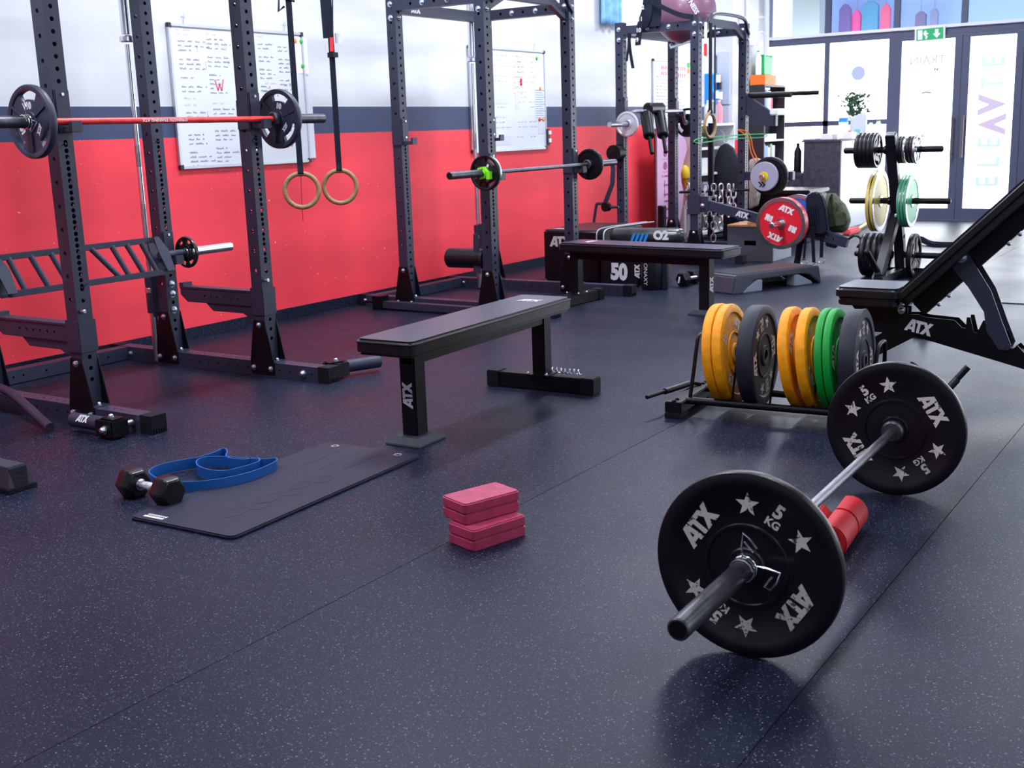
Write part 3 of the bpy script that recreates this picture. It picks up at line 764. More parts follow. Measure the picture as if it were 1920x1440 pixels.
# spring collar on the near sleeve
def spring_collar(label, M, r=.0265, m_=chrome):
    t = thing('spring_collar', label, 'collar', M=M)
    m = MB(); P = [(-.012*i/12, (r+.002)*math.cos(2*PI*i/12), (r+.002)*math.sin(2*PI*i/12)) for i in range(30)]
    m.tube(P, .0028, 6); m.build('coil', m_, t, world=False)
    for a0 in (100, 20):
        m = MB(); a = math.radians(a0); u = Vector((0, -math.cos(a), math.sin(a))); v = Vector((0, -math.sin(a), -math.cos(a)))
        b = Vector((-.006, 0, 0))
        m.tube([b+u*(r+.002)-v*.01, b+u*(r+.03)-v*.014+Vector((-.01, 0, 0)), b+u*(r+.066)-v*.012+Vector((-.02, 0, 0)), b+u*(r+.060)+v*.010+Vector((-.03, 0, 0)), b+u*(r+.045)+v*.028+Vector((-.03, 0, 0)), b+u*(r+.032)+v*.022+Vector((-.03, 0, 0)), b+u*(r+.05)-v*.004+Vector((-.028, 0, 0))], .0027, 6)
        m.build('handle_loop', m_, t, world=False)
    return t
px_, py_ = onbar(-.700)
spring_collar('chrome spring collar on the near sleeve of the floor barbell', Matrix.Translation((px_, py_, .225)) @ Matrix.Rotation(FB[3], 4, 'Z') @ Matrix.Rotation(math.radians(20), 4, 'X'))
# tri grip iron plates
def gripplate(m_, R=.15, T=.03, numtxt='10', name='weight_plate', wins=3, pm_=whiteprint, offs=90):
    h = T/2; m = MB(); r1, r2 = R*.60, R*.84
    m.lathe([(r2, -h+.002), (r2+.004, -h), (R-.004, -h), (R, -h+.005), (R, h-.005), (R-.004, h), (r2+.004, h), (r2, h-.002)], (0, 0, 0), (1, 0, 0), 56)
    m.lathe([(.0256, -h), (.04, -h), (.044, -h+.005), (r1, -h+.006), (r1, h-.006), (.044, h-.005), (.04, h), (.0256, h)], (0, 0, 0), (1, 0, 0), 40)
    wid = 360/wins*.46
    for k in range(wins):      # the solid webs between the grip windows
        a0 = offs+k*360/wins+wid/2; a1 = offs+(k+1)*360/wins-wid/2
        n = 8; vs = []
        for i in range(n+1):
            a = math.radians(a0+(a1-a0)*i/n)
            for r, x in ((r1-.002, -h+.006), (r2+.003, -h+.006), (r2+.003, h-.006), (r1-.002, h-.006)): vs.append((x, -math.cos(a)*r, math.sin(a)*r))
        fs = []
        for i in range(n):
            for j in range(4): fs.append((i*4+j, i*4+(j+1) % 4, i*4+4+(j+1) % 4, i*4+4+j))
        fs += [(0, 1, 2, 3), (n*4+3, n*4+2, n*4+1, n*4)]
        m.add(vs, fs)
        for sg in (-1, 1):      # raised rib along the web
            am = math.radians(offs+(k+.5)*360/wins); u = Vector((0, -math.cos(am), math.sin(am)))
            m.beam(u*.04+Vector((sg*(h-.003), 0, 0)), u*r2+Vector((sg*(h-.003), 0, 0)), .010, .006, (1, 0, 0))
    o = m.build(name, m_, None)
    if numtxt:
        for sd in (-1, 1):
            for k in range(wins):
                m = MB()
                a = math.radians(offs+k*360/wins); outv = Vector((0, (-math.cos(a) if sd < 0 else math.cos(a)), math.sin(a))); nn = Vector((sd, 0, 0)); xd = outv.cross(nn)
                M = frame(Vector((sd*(h-.0055), 0, 0))+outv*R*.43, xd, outv)
                if k == 2: logo(m, M, R*.14, .9); m.build('logo', pm_, o, norm=False)
                else: text(m, numtxt, R*.24, M, .003, .0008); m.build('weight_number', pm_, o, norm=False)
    return o
ten = gripplate(steelblack, .150, .030, '10')
place(ten, 2.985, 4.325, 1.326, 0, 0, 'black ten kilogram grip plate on the left end of the red barbell', 'weight plate', 'ten kilogram grip plates')
ten2 = dup_place(ten, 4.412, 4.325, 1.326, 0, math.radians(12), 'black ten kilogram grip plate on the right end of the red barbell', 'ten kilogram grip plates')
spring_collar('chrome spring collar beside the left plate of the red barbell', Matrix.Translation((2.968, 4.325, 1.326)) @ Matrix.Rotation(math.radians(30), 4, 'X'))
# middle rack plates
p5 = gripplate(rubber, .117, .026, '5', pm_=whiteprint, offs=60)
place(p5, 6.352, 4.391, .965, 0, 0, 'small black grip plate with lime clamp on the near end of the middle rack barbell')
lp5 = bumper('x', rubber, .117, .03)
place(lp5, 7.748, 4.391, .965, 0, 0, 'black round plate on the far end of the middle rack barbell')
m = MB(); m.lathe([(.026, -.007), (.113, -.007), (.113, .007), (.026, .007)], (0, 0, 0), (1, 0, 0), 40)
o = m.build('weight_plate', steel, None); place(o, 6.374, 4.391, .965, 0, 0, 'thin bright steel plate behind the lime clamped grip plate')
t = thing('lock_collar', 'lime green plastic lock collar on the middle rack barbell', 'collar', (6.32, 4.391, .965))
m = MB()
for k in range(6):
    if k == 3: continue
    a = math.radians(60*k+10); a2 = math.radians(60*k+70)
    P = [(.0262*math.cos(a), .0262*math.sin(a)), (.044*math.cos(a), .044*math.sin(a)), (.044*math.cos(a2), .044*math.sin(a2)), (.0262*math.cos(a2), .0262*math.sin(a2))]
    m.prism(P, frame((6.32, 4.391, .965), (0, -1, 0), (0, 0, 1)), -.018, .018)
m.build('ring', limeg, t, bevel=.002)
m = MB(); m.box(6.305, 6.335, 4.325, 4.355, .925, .975); m.prism([(-.02, 0), (.0, .02), (.02, 0), (.02, -.012), (0, .008), (-.02, -.012)], frame((6.297, 4.37, .965), (0, -1, 0), (0, 0, 1)), 0, .006)
m.build('lever', limeg, t)

# ================================================================== multi grip bar on the first rack
t = thing('multi_grip_bar', 'black multi grip bar with slanted handles on the far left rack', 'barbell', (3.72, 5.09, .615))
YB, ZB = 5.068, .625
def gp(x, s): return (x, YB+.035*s, ZB+.086*s)
m = MB(); 
for s in (1, -1): m.beam(gp(3.20 if s > 0 else 3.24, s), gp(4.17 if s > 0 else 4.215, s), .03, .03)
m.build('frame_rail', steelblack, t, bevel=.003)
for xa, xb in ((3.205, 3.225), (4.165, 4.185)):
    m = MB(); M = frame((0, YB, ZB), (1, 0, 0), (0, .35, .937))
    m.prism([(xa-.01, .098), (xa+.022, .098), (xb+.04, .02), (xb+.04, -.098), (xb-.01, -.098), (xa-.01, .02)], M, -.035, -.029)
    m.prism([(xa-.01, .098), (xa+.022, .098), (xb+.04, .02), (xb+.04, -.098), (xb-.01, -.098), (xa-.01, .02)], M, .029, .035)
    m.build('end_plate', steelblack, t)
for xa, xb in ((3.30, 3.33), (3.42, 3.46), (3.535, 3.575), (3.77, 3.885), (3.90, 3.945), (3.995, 4.04), (4.09, 4.13)):
    m = MB(); m.cyl(gp(xa, .95), gp(xb, -.95), .0145, n=14); m.build('handle', steelblack, t)
for sg, xa, xm, xb in ((1, 4.18, 4.36, 4.70), (-1, 3.26, 3.08, 2.74)):
    m = MB(); m.cyl((xa, YB, ZB), (xm, YB, ZB), .021, n=18); m.build('shaft', steelblack, t)
    m = MB(); m.cyl((xm, YB, ZB), (xb, YB, ZB), .025, n=24, bev=.003); m.build('sleeve', chrome, t)
sp = gripplate(chrome, .088, .022, None, wins=6)
sp.data.materials[0] = mat('glossy_black_iron', (.02, .02, .022), .25, .3, spec=.8)
place(sp, 4.372, YB, ZB, 0, .4, 'small glossy black iron plate on the multi grip bar')

# ================================================================== flat benches
def flat_bench(label, loc, rz):
    """along local x, head end at +x with the wide foot"""
    t = thing('flat_bench', label, 'bench', loc, rz, 'black flat weight benches')
    LW = dict(world=False)
    P = rrect(1.30, .285, .035)
    m = MB(); m.prism(P, Matrix.Identity(4), .385, .450); o = m.build('pad', vinyl, t, bevel=.012, seg=3, **LW); shaded_sides(o, vinyldark)
    m = MB(); pts = [(x*1.002, y*1.006, .438) for x, y in P]; m.tube(pts, .003, 6, closed=True); m.build('piping', vinyldark, o, **LW)
    m = MB(); logo(m, Matrix.Translation((.47, -.01, .4502)) @ Matrix.Rotation(-PI/2, 4, 'Z'), .052, .9); m.build('logo', whiteprint, o, **LW)
    m = MB(); m.box(-.50, .62, -.03, .03, .325, .384); m.build('rail', deepblack, t, bevel=.004, **LW)
    m = MB(); m.box(-.50, -.425, -.0375, .0375, .025, .384); o = m.build('front_leg', deepblack, t, bevel=.004, **LW)
    m = MB(); logo(m, frame((-.5005, .002, .20), (0, 0, 1), (0, 1, 0)) , .048, .9); m.build('logo', whiteprint, o, **LW)
    m = MB(); A, B, z = .095, .085, 0
    vs = [(-.463+sx*A, sy*B, 0) for sx, sy in ((-1, -1), (1, -1), (1, 1), (-1, 1))]+[(-.463+sx*A, sy*B, .008) for sx, sy in ((-1, -1), (1, -1), (1, 1), (-1, 1))]+[(-.463+sx*(A-.028), sy*(B-.028), .034) for sx, sy in ((-1, -1), (1, -1), (1, 1), (-1, 1))]
    m.add(vs, [(3, 2, 1, 0), (8, 9, 10, 11)]+[(i, (i+1) % 4, 4+(i+1) % 4, 4+i) for i in range(4)]+[(4+i, 4+(i+1) % 4, 8+(i+1) % 4, 8+i) for i in range(4)])
    m.build('rubber_foot', greyrubber, t, bevel=.002, **LW)
    m = MB(); m.box(.555, .625, -.035, .035, .078, .384); m.build('rear_leg', deepblack, t, bevel=.004, **LW)
    m = MB(); m.box(.53, .65, -.06, .06, .0765, .0815); m.build('foot_plate', deepblack, t, **LW)
    m = MB(); m.box(.5525, .6275, -.225, .225, .004, .076); m.build('cross_foot', deepblack, t, bevel=.004, **LW)
    for sg in (-1, 1):
        m = MB(); m.box(.549, .631, sg*.225, sg*.295, 0, .080); m.build('end_cap', caprub, t, bevel=.004, **LW)
    for a, b in ((.54, .05), (.64, -.05), (.64, .05), (.54, -.05)):
        m = MB(); bolt(m, (a, b, .0815), (0, 0, 1), .007, .008); m.build('bolt', zinc, t, **LW)
    return t
b1 = flat_bench('black flat bench in the centre of the floor with logo on its near leg', (4.022, 2.872, 0), math.radians(2.3))
dup(b1, Matrix.Translation((7.045, 3.56, 0)) @ Matrix.Rotation(math.radians(84.6), 4, 'Z'), 'black flat bench further back in front of the soft boxes')
# coiled chain lying on the wide foot
t = tag(MB().tube([(4.62+.012*math.cos(i*1.3)+.0*i, 2.85-.005*i, .098+.012*math.sin(i*1.3)) for i in range(34)], .004, 6).build('coil_spring', zinc, None, loc=(4.62, 2.76, .082)), 'thin bright metal coil lying on the wide foot of the central bench', 'coil')

# ================================================================== bumper plate toaster rack
A0 = Vector((4.453, 2.093, 0)); RAZ = math.radians(5)      # near rail start; the rack is turned a little
dr = Vector((math.sin(RAZ), -math.cos(RAZ), 0)); sd = Vector((math.cos(RAZ), math.sin(RAZ), 0))
def K(a, b, z): return A0+dr*a+sd*b+Vector((0, 0, z))
t = thing('plate_rack', 'low black toaster rack on the floor holding coloured bumper plates', 'rack', tuple(K(.45, .12, 0)))
for b in (0, .255):
    m = MB(); m.cyl(K(.03, b, .062), K(.86, b, .062), .016, n=14); m.build('rail', deepblack, t)
for a in (.0, .87):
    m = MB(); m.beam(K(a, -.09, .045), K(a, .36, .045), .075, .05); o = m.build('foot_beam', deepblack, t, bevel=.004)
    for b in (-.075, -.035, .30, .335):
        q = MB(); bolt(q, K(a, b, .07), (0, 0, 1), .009, .007); q.build('bolt', deepblack, t)
    for b in (-.05, .32):
        q = MB(); q.beam(K(a, b-.05, .012), K(a, b+.05, .012), .07, .024); q.build('rubber_foot', caprub, t, bevel=.003)
for a in (.045, .232, .395, .575, .80):
    m = MB(); P = [K(a, .0, .07), K(a+.01, .02, .19), K(a+.015, .05, .31), K(a+.015, .0775, .335), K(a+.015, .178, .335), K(a+.015, .205, .31), K(a+.01, .235, .19), K(a, .255, .07)]
    if a < .1 or a > .75: m.tube(smoothpath(P, 4), .0085, 10)
    else: m.cyl(K(a, .0, .07), K(a+.02, .02, .30), .005, n=8); m.cyl(K(a, .255, .07), K(a+.02, .235, .30), .005, n=8); m.cyl(K(a+.02, .02, .30), K(a+.02, .235, .30), .005, n=8)
    m.build('divider', deepblack, t)
m = MB(); q0, q1 = K(-.115, -.10, .085), K(-.03, .25, .085)
m.tube(smoothpath([q0, q0+(q1-q0)*.5, q0+(q1-q0)*.93, K(-.0, .27, .075)], 4), .009, 10); m.build('pull_handle', deepblack, t)
m = MB(); m.cyl(q0+(q1-q0)*.38, q0+(q1-q0)*.9, .014, n=12); m.build('grip_sleeve', rubber, t)
axis_rz = math.atan2(-dr.y, -dr.x)      # plate face -x looks along dr
def rackplate(o, a, label, roll, tilt=0.0, first=True, grp=None, R=.215):
    z = .062+math.sqrt((R+.0165)**2-.1275**2)
    p = K(a, .1275, z)
    if first: return place(o, p.x, p.y, p.z, axis_rz, roll, label, 'weight plate', grp, tilt)
    return dup_place(o, p.x, p.y, p.z, axis_rz, roll, label, grp, tilt)
ypl = bumper('y', yellow, .215, .042, 'plain', wornwhite, kg='15')
bpl = bumper('b', plategrey, .215, .068, 'stars', wornwhite, kg='20')
gpl = bumper('g', green, .215, .032, 'plain', wornwhite, kg='10')
R_ = math.radians
G1 = 'yellow bumper plates in the toaster rack'
rackplate(ypl, .148, 'yellow bumper plate at the left end of the toaster rack', R_(20), .12, True, G1)
rackplate(ypl, .1915, 'yellow bumper plate second from the left, touching the black one', R_(-20), .12, False, G1)
rackplate(bpl, .306, 'thick black bumper plate between the yellow pairs', R_(25), .02, True, 'thick black bumper plates in the toaster rack')
rackplate(ypl, .472, 'leaning yellow bumper plate right of the first thick black plate', R_(70), .15, False, G1)
rackplate(ypl, .543, 'yellow bumper plate touching the green pair', R_(10), .13, False, G1)
rackplate(gpl, .612, 'green bumper plate beside the yellow one in the toaster rack', R_(0), .10, True, 'green bumper plates in the toaster rack')
rackplate(gpl, .6455, 'green bumper plate beside the right thick black plate', R_(50), .10, False, 'green bumper plates in the toaster rack')
rackplate(bpl, .722, 'thick black bumper plate at the right end of the toaster rack', R_(40), .05, False, 'thick black bumper plates in the toaster rack')
# black tubes beside the rack, behind the floor barbell's far plate
t = thing('push_handle_tubes', 'pair of thin black tubes sticking up right behind the far barbell plate', 'handle', (4.35, .95, 0))
for (u, v, u2, v2, y) in ((1815, 688, 1700, 812, 0), (1795, 712, 1728, 785, 1)):
    a = on_x(u, v, 4.46-.06*y); b = on_x(u2, v2, 4.36-.06*y); b.z = max(b.z, .03)
    m = MB(); m.cyl(a, b, .0125, n=14); m.build('tube', deepblack, t)
m = MB(); m.beam(on_x(1690, 830, 4.33), on_x(1755, 800, 4.33), .05, .05); m.build('foot', deepblack, t)
a = on_x(1716, 682, 4.75); b = Vector((4.70, 1.30, .02))
t = thing('stub_tube', 'short open black tube stub standing behind the far barbell plate', 'tube', tuple(b))
m = MB(); m.lathe([(.019, 0), (.019, (a-b).length), (.016, (a-b).length), (.016, 0)], b, a-b, 20); m.build('tube', deepblack, t)
m = MB(); m.beam(b+Vector((-.05, .05, -.005)), b+Vector((.05, -.05, -.005)), .06, .03); m.build('base', deepblack, t)

# ================================================================== adjustable bench on the right
t = thing('incline_bench', 'black adjustable bench with raised backrest and logo on its notched frame', 'bench', (5.42, 1.35, 0))
XI = 5.415
MI = frame((XI, 0, 0), (0, -1, 0), (0, 0, 1))       # local x = -world y, z axis = -x
def IY(pts, dz=0): return [(-y, z+dz) for y, z in pts]
m = MB(); m.prism(rrect(.31, .30, .04), Matrix.Translation((XI, 1.54, .413)), 0, .058); o = m.build('seat', vinyl, t, bevel=.014, seg=3); shaded_sides(o, vinyldark)
m = MB(); m.prism(rrect(.29, .28, .04), Matrix.Translation((XI, 1.54, .386)), 0, .027); m.build('seat_board', vinyldark, o, bevel=.005)
da = Vector((0, -.7071, .7071)); nb = Vector((0, .7071, .7071))
B0 = Vector((XI, 1.39, .395))
MBk = frame(B0+da*.40+nb*.0, (1, 0, 0), da)
m = MB(); m.prism(rrect(.29, .82, .05), MBk, -.0-.055, 0); 
o = m.build('backrest', vinyldark, t, bevel=.015, seg=3)
# normal of frame: x cross y = (1,0,0)x da -> (0,-.707,-.707): board on the lower side
m = MB(); m.prism(rrect(.27, .79, .05), MBk, 0.0, .02); m.build('backrest_board', vinyldark, o, bevel=.004)
m = MB(); m.beam(B0+da*.02-nb*.058, B0+da*.85-nb*.058, .075, .07, (1, 0, 0)); m.build('backrest_beam', deepblack, t, bevel=.004)
for k in (.10, .16, .50, .56):
    q = MB(); bolt(q, B0+da*k-nb*.0955+Vector((-.02, 0, 0)), -nb, .010, .014); q.build('bolt', zinc, t)
# notched frame and front leg
L0 = [(1.42, .33), (1.33, .335), (1.30, .325), (1.17, .318), (1.135, .285), (1.12, .285), (1.118, .335), (1.103, .335), (1.085, .268), (1.07, .268), (1.048, .325), (1.030, .325), (.985, .222), (.97, .222), (.966, .265), (.952, .265), (.935, .205), (.92, .205),
      (.90, .222), (.87, .19), (.83, .195), (.80, .165), (.76, .165), (.72, .13), (.60, .10), (.50, .075), (.46, .065), (.46, .03), (.52, .03), (1.25, .215), (1.42, .275)]
for sx in (-.045, .039):
    m = MB(); m.prism(IY(L0, .010), MI, sx, sx+.006); m.build('notched_side_plate', deepblack, t)
m = MB(); m.beam((XI, 1.36, .282), (XI, .44, .062), .07, .075); fo = m.build('main_beam', deepblack, t, bevel=.003)
m = MB(); lf = frame((XI-.0455, 1.325, .287), Vector((0, -.97, -.20)), Vector((0, -.20, .97)))
logo(m, lf, .058, .85); m.build('logo', whiteprint, fo)
m = MB(); m.beam((XI, 1.34, .290), (XI, 1.72, .06), .075, .085); m.build('front_leg', deepblack, t, bevel=.003)
m = MB(); m.box(XI-.25, XI+.25, 1.69, 1.76, .004, .074); m.build('cross_foot', deepblack, t, bevel=.004)
for sg in (-1, 1):
    m = MB(); a, b = sorted((XI+sg*.25, XI+sg*.30)); m.box(a, b, 1.685, 1.765, 0, .078); m.build('end_cap', caprub, t, bevel=.004)
m = MB(); m.box(XI-.30, XI+.30, .40, .47, .004, .074); m.build('cross_foot', deepblack, t, bevel=.004)
# seat bracket
m = MB(); m.prism(IY([(1.64, .372), (1.62, .345), (1.56, .325), (1.54, .25), (1.47, .25), (1.38, .33), (1.38, .372)]), MI, -.035, -.029); m.prism(IY([(1.64, .372), (1.62, .345), (1.56, .325), (1.54, .25), (1.47, .25), (1.38, .33), (1.38, .372)]), MI, .029, .035)
so = m.build('seat_bracket', deepblack, t)
m = MB(); bolt(m, (XI-.036, 1.575, .345), (-1, 0, 0), .012); m.build('bolt', zinc, t); m = MB(); bolt(m, (XI-.046, 1.405, .362), (-1, 0, 0), .014); m.build('bolt', zinc, t)
m = MB(); m.prism(IY([(1.50, .33), (1.46, .33), (1.455, .27), (1.475, .265), (1.485, .285), (1.50, .28)]), MI, -.05, -.04); m.build('adjuster_tab', steel, t, bevel=.002)
m = MB(); m.beam((XI, 1.52, .36), (XI, 1.46, .22), .05, .05, (1, 0, 0)); m.build('seat_post', deepblack, t, bevel=.003)
# support struts with a kink
S0 = [(1.235, .525), (1.205, .545), (1.175, .525), (1.06, .375), (.975, .245), (.955, .215), (.965, .195), (1.01, .195), (1.025, .29), (1.20, .425), (1.235, .47)]
S0 = [(1.185, .625), (1.155, .648), (1.12, .625), (1.02, .47), (.965, .33), (.925, .235), (.935, .210), (.975, .21), (1.030, .29), (1.045, .375), (1.115, .48), (1.185, .56)]
for sx in (-.056, .05):
    m = MB(); m.prism(IY(S0), MI, sx, sx+.006); m.build('support_strut', steelblack, t)
m = MB(); m.cyl((XI-.06, .955, .228), (XI+.06, .955, .228), .012, n=14); m.build('strut_pin', darksteel, t)
m = MB(); m.lathe([(1e-5, 0), (.022, 0), (.022, .006), (.012, .008), (.010, .015), (1e-5, .016)], (XI-.057, 1.150, .612), (-1, 0, 0), 22, closed=False); m.build('pivot_bolt', zinc, t)
m = MB(); m.cyl((XI-.05, .985, .29), (XI+.05, .985, .29), .008, n=10); m.build('cross_pin', zinc, t)
m = MB(); c0 = B0+da*.74-nb*.09; m.prism([(0, 0), (.09, .0), (.24, -.19), (.24, -.26), (.17, -.22), (.16, -.19), (.12, -.17)], frame(c0, (0, -1, 0), (0, 0, 1)), -.03, .03)
m.build('top_bracket', steelblack, t, bevel=.003)
# round rubber puck on the floor behind it
t = thing('floor_puck', 'small round black floor foot with bright rim behind the incline bench frame', 'foot', (6.66, 1.62, 0))
p = on_z(1732, 629, .01)
m = MB(); m.lathe([(1e-5, 0), (.062, 0), (.062, .012), (.05, .018), (1e-5, .018)], (p.x, p.y, 0), (0, 0, 1), 28, closed=False); m.build('base', rubber, t)
m = MB(); m.lathe([(.022, .018), (.022, .05), (.014, .058), (1e-5, .058)], (p.x, p.y, 0), (0, 0, 1), 20, closed=False); m.build('stem', steel, t)

# ================================================================== plate tree
XT, YT = 8.95, 2.47
treeblack = mat('tree_black_paint', (.008, .009, .015), .38, spec=.4)
t = thing('plate_tree', 'black plate tree stand with horizontal pegs behind the adjustable bench', 'rack', (XT, YT, 0))
m = MB(); m.beam((XT-.02, YT, 1.12), (XT+.33, YT, .30), .075, .075, (0, 1, 0)); m.beam((XT+.33, YT, .34), (XT+.42, YT, .02), .075, .075, (0, 1, 0)); m.build('post', treeblack, t, bevel=.006)
m = MB(); m.beam((XT+.24, YT+.01, .50), (XT-.13, YT+.02, .05), .075, .07, (0, 1, 0)); m.build('front_leg', treeblack, t, bevel=.006)
m = MB(); m.beam((XT-.22, YT-.0, .035), (XT+.65, YT, .035), .07, .06); m.build('base_beam', treeblack, t, bevel=.004)
m = MB(); m.box(XT+.38, XT+.46, YT-.28, YT+.28, .0, .07); m.build('base_beam', treeblack, t, bevel=.004)
PEG = [(XT+.015, 1.00, .36, .38), (XT+.19, .608, .36, .41), (XT+.30, .180, .34, .40)]
for (x, z, a, b) in PEG:
    for sg, L in ((1, a), (-1, b)):
        m = MB(); m.cyl((x, YT+sg*.035, z), (x, YT+sg*L, z), .0235, n=20, bev=.010); m.build('peg', deepblack, t)
        m = MB(); m.cyl((x, YT+sg*.035, z), (x, YT+sg*.055, z), .034, n=20, bev=.004); m.build('peg_collar', rubber, t)
m = MB(); m.cyl((XT-.10, YT+.02, .06), (XT-.26, YT+.085, .27), .0235, n=20, bev=.010); m.build('peg', deepblack, t)
m = MB(); m.lathe([(1e-5, 0), (.058, 0), (.058, .012), (1e-5, .012)], (XT-.10, YT+.02, .055), (-.16, .06, .21), 28, closed=False); m.build('peg_flange', steelblack, t)
m = MB(); bolt(m, (XT+.145, YT-.02, .50), (-1, 0, .2), .010); m.build('bolt', zinc, t)
RY = PI/2
def tree_plate(o, k, off, label, grp=None, first=True, roll=0):
    x, z = PEG[k][0], PEG[k][1]
    rz = RY     # printed -x face -> -y
    a = (x, YT+off, z-.0015, rz, roll)
    return place(o, *a, label, 'weight plate', grp) if first else dup_place(o, *a, label, grp)
sm = gripplate(rubber, .132, .028, None)
g = 'small black grip plates on the top left peg of the plate tree'
names = ['outermost', 'second from outside', 'third from outside', 'fourth from outside', 'nearest the post']
for i, off in enumerate((.235, .204, .173, .142, .111)):
    tree_plate(sm, 0, off, 'small black grip plate on the top left peg of the tree, '+names[i], g, i == 0, .3*i)
g = 'small plates on the top right peg of the plate tree'
s2 = gripplate(rubber, .102, .021, None)
for i, off in enumerate((-.068, -.091, -.138, -.162)):
    tree_plate(s2, 0, off, ['small black plate nearest the post on the top right peg of the tree', 'small black plate left of the bright one on the top right peg', 'small black plate right of the bright ring on the top right peg', 'small black plate next to the outer chrome one on the top right peg'][i], g, i == 0, .5*i)
c1 = gripplate(chrome, .104, .014, None); tree_plate(c1, 0, -.1125, 'bright thin plate between black ones on the top right peg of the tree')
c2 = gripplate(chrome, .106, .02, None); tree_plate(c2, 0, -.187, 'outer chrome grip plate on the top right peg of the tree')
def comp_plate(colm, R, T):
    h = T/2; m = MB()
    m.mi = 0; m.lathe([(.0255, -h), (.05, -h), (.052, -h+.003), (R*.84, -h+.003)], n=48, closed=False); m.lathe([(R*.84, h-.003), (.052, h-.003), (.05, h), (.0255, h), (.0255, -h)], n=48, closed=False)
    m.mi = 1; m.lathe([(R*.84, -h+.003), (R*.845, -h-.001), (R*.99, -h-.001), (R, -h+.002)], n=48, closed=False); m.lathe([(R, h-.002), (R*.99, h+.001), (R*.845, h+.001), (R*.84, h-.003)], n=48, closed=False)
    m.mi = 0; m.lathe([(R, -h+.002), (R*.997, 0), (R, h-.002)], n=48, closed=False)
    o = m.build('weight_plate', None, None, mats=[colm, chrome])
    q = MB(); q.lathe([(.0253, -h-.003), (.042, -h-.003), (.042, h+.003), (.0253, h+.003)], n=28); q.build('hub_insert', chrome, o)
    return o
yc_ = mat('yellow_enamel', (.75, .55, .10), .4); gc_ = mat('green_enamel', (.05, .42, .20), .4)
yc2 = comp_plate(yc_, .236, .024); tree_plate(yc2, 1, .125, 'yellow plate with chrome rim nearest the post on the middle left peg', 'yellow chrome rimmed plates on the plate tree')
tree_plate(yc2, 1, .155, 'yellow plate with chrome rim on the outer side of the middle left peg', 'yellow chrome rimmed plates on the plate tree', False)
gc2 = comp_plate(gc_, .200, .020); tree_plate(gc2, 1, -.068, 'green plate with chrome rim nearest the post on the middle right peg', 'green chrome rimmed plates on the plate tree')
tree_plate(gc2, 1, -.093, 'middle one of three green chrome rimmed plates on the tree', 'green chrome rimmed plates on the plate tree', False)
tree_plate(gc2, 1, -.118, 'outermost green plate with chrome rim on the middle right peg', 'green chrome rimmed plates on the plate tree', False)
bg_ = gripplate(rubber, .172, .038, '15'); g = 'large black grip plates low on the plate tree'
tree_plate(bg_, 2, .100, 'large black grip plate beside the post on the bottom left peg', g)
for i, off in enumerate((.145, .195, .245)): tree_plate(bg_, 2, off, ['large black grip plate second from the post on the bottom left peg', 'large black grip plate third from the post on the bottom left peg', 'large black grip plate at the outer end of the bottom left peg'][i], g, False, .3*i)
tree_plate(bg_, 2, -.125, 'large black grip plate on the bottom right peg of the tree', g, False, 1.0)

# ================================================================== things on the floor in front
t = thing('exercise_mat', 'dark grey exercise mat with two eyelets lying beside the dumbbell and blue band', 'mat', (2.853, 2.896, 0), R_(2.7))
m = MB(); m.prism(rrect(1.03, .475, .03), Matrix.Identity(4), 0.0005, .0125); o = m.build('mat_body', matrub, t, world=False, bevel=.004)
for y in (.155, -.155):
    m = MB(); m.lathe([(.009, .0125), (.017, .0125), (.017, .0145), (.009, .0145)], (.47, y, 0), (0, 0, 1), 20); m.build('eyelet', steel, t, world=False)
    m = MB(); m.lathe([(1e-5, .0128), (.009, .0128)], (.47, y, 0), (0, 0, 1), 20, closed=False); m.build('eyelet_hole', deepblack, t, world=False)
m = MB(); m.box(-.492, -.480, .10, .19, .0126, .0130)
for i in range(9): m.box(-.475, -.463, .10+.010*i, .106+.010*i, .0126, .0130)
m.build('logo_print', whiteprint, t, world=False)
m = MB()      # embossed outlines
for (cx, cy, r) in ((-.33, -.07, .05), (-.24, -.10, .04), (-.17, -.07, .05), (-.08, -.10, .04), (.0, -.07, .045), (.09, -.10, .04)):
    m.tube([(cx+r*math.cos(a)*1.1, cy+r*.7*math.sin(a), .0122) for a in [2*PI*i/14 for i in range(14)]], .0012, 4, closed=True)
m.tube([(x, .0, .0122) for x in (.18, .45)], .0012, 4); m.tube([(x, -.09, .0122) for x in (.2, .44)], .0012, 4); m.tube([(x, .09, .0122) for x in (.16, .42)], .0012, 4)
m.build('embossing', matrub, t, world=False)
# dumbbell
t = thing('hex_dumbbell', 'black rubber hexagonal dumbbell with worn chrome handle left of the mat', 'dumbbell', (2.505, 3.205, 0), R_(-3))
for sg in (-1, 1):
    m = MB(); hx = [(.058*math.cos(R_(60*i+90-30)), .058*math.sin(R_(60*i+90-30))) for i in range(6)]
    hs = [(.82*a, .82*b) for a, b in hx]; M = frame((0, 0, .0502), (1, 0, 0), (0, 0, 1))
    ya_, yb_ = sorted((-sg*.058, -sg*.135))
    vs = []
    for (P, y) in ((hs, ya_), (hx, ya_+.014), (hx, yb_-.014), (hs, yb_)): vs += [M @ Vector((a, b, -y)) for a, b in P]
    fs = [tuple(range(6)), tuple(range(18, 24))]
    for k in range(3):
        for j in range(6): fs.append((k*6+j, k*6+(j+1) % 6, k*6+6+(j+1) % 6, k*6+6+j))
    m.add(vs, fs); m.build('rubber_head', rubber, t, world=False, bevel=.003)
m = MB(); m.lathe([(.014, -.062), (.0125, -.05), (.0155, -.02), (.0165, 0), (.0155, .02), (.0125, .05), (.014, .062)], (0, 0, .0502), (0, 1, 0), 20, closed=False)
m.build('handle', mat('worn_chrome', (.60, .58, .64), .35, .7, .8, 500, vary=.55, vscale=60), t, world=False)
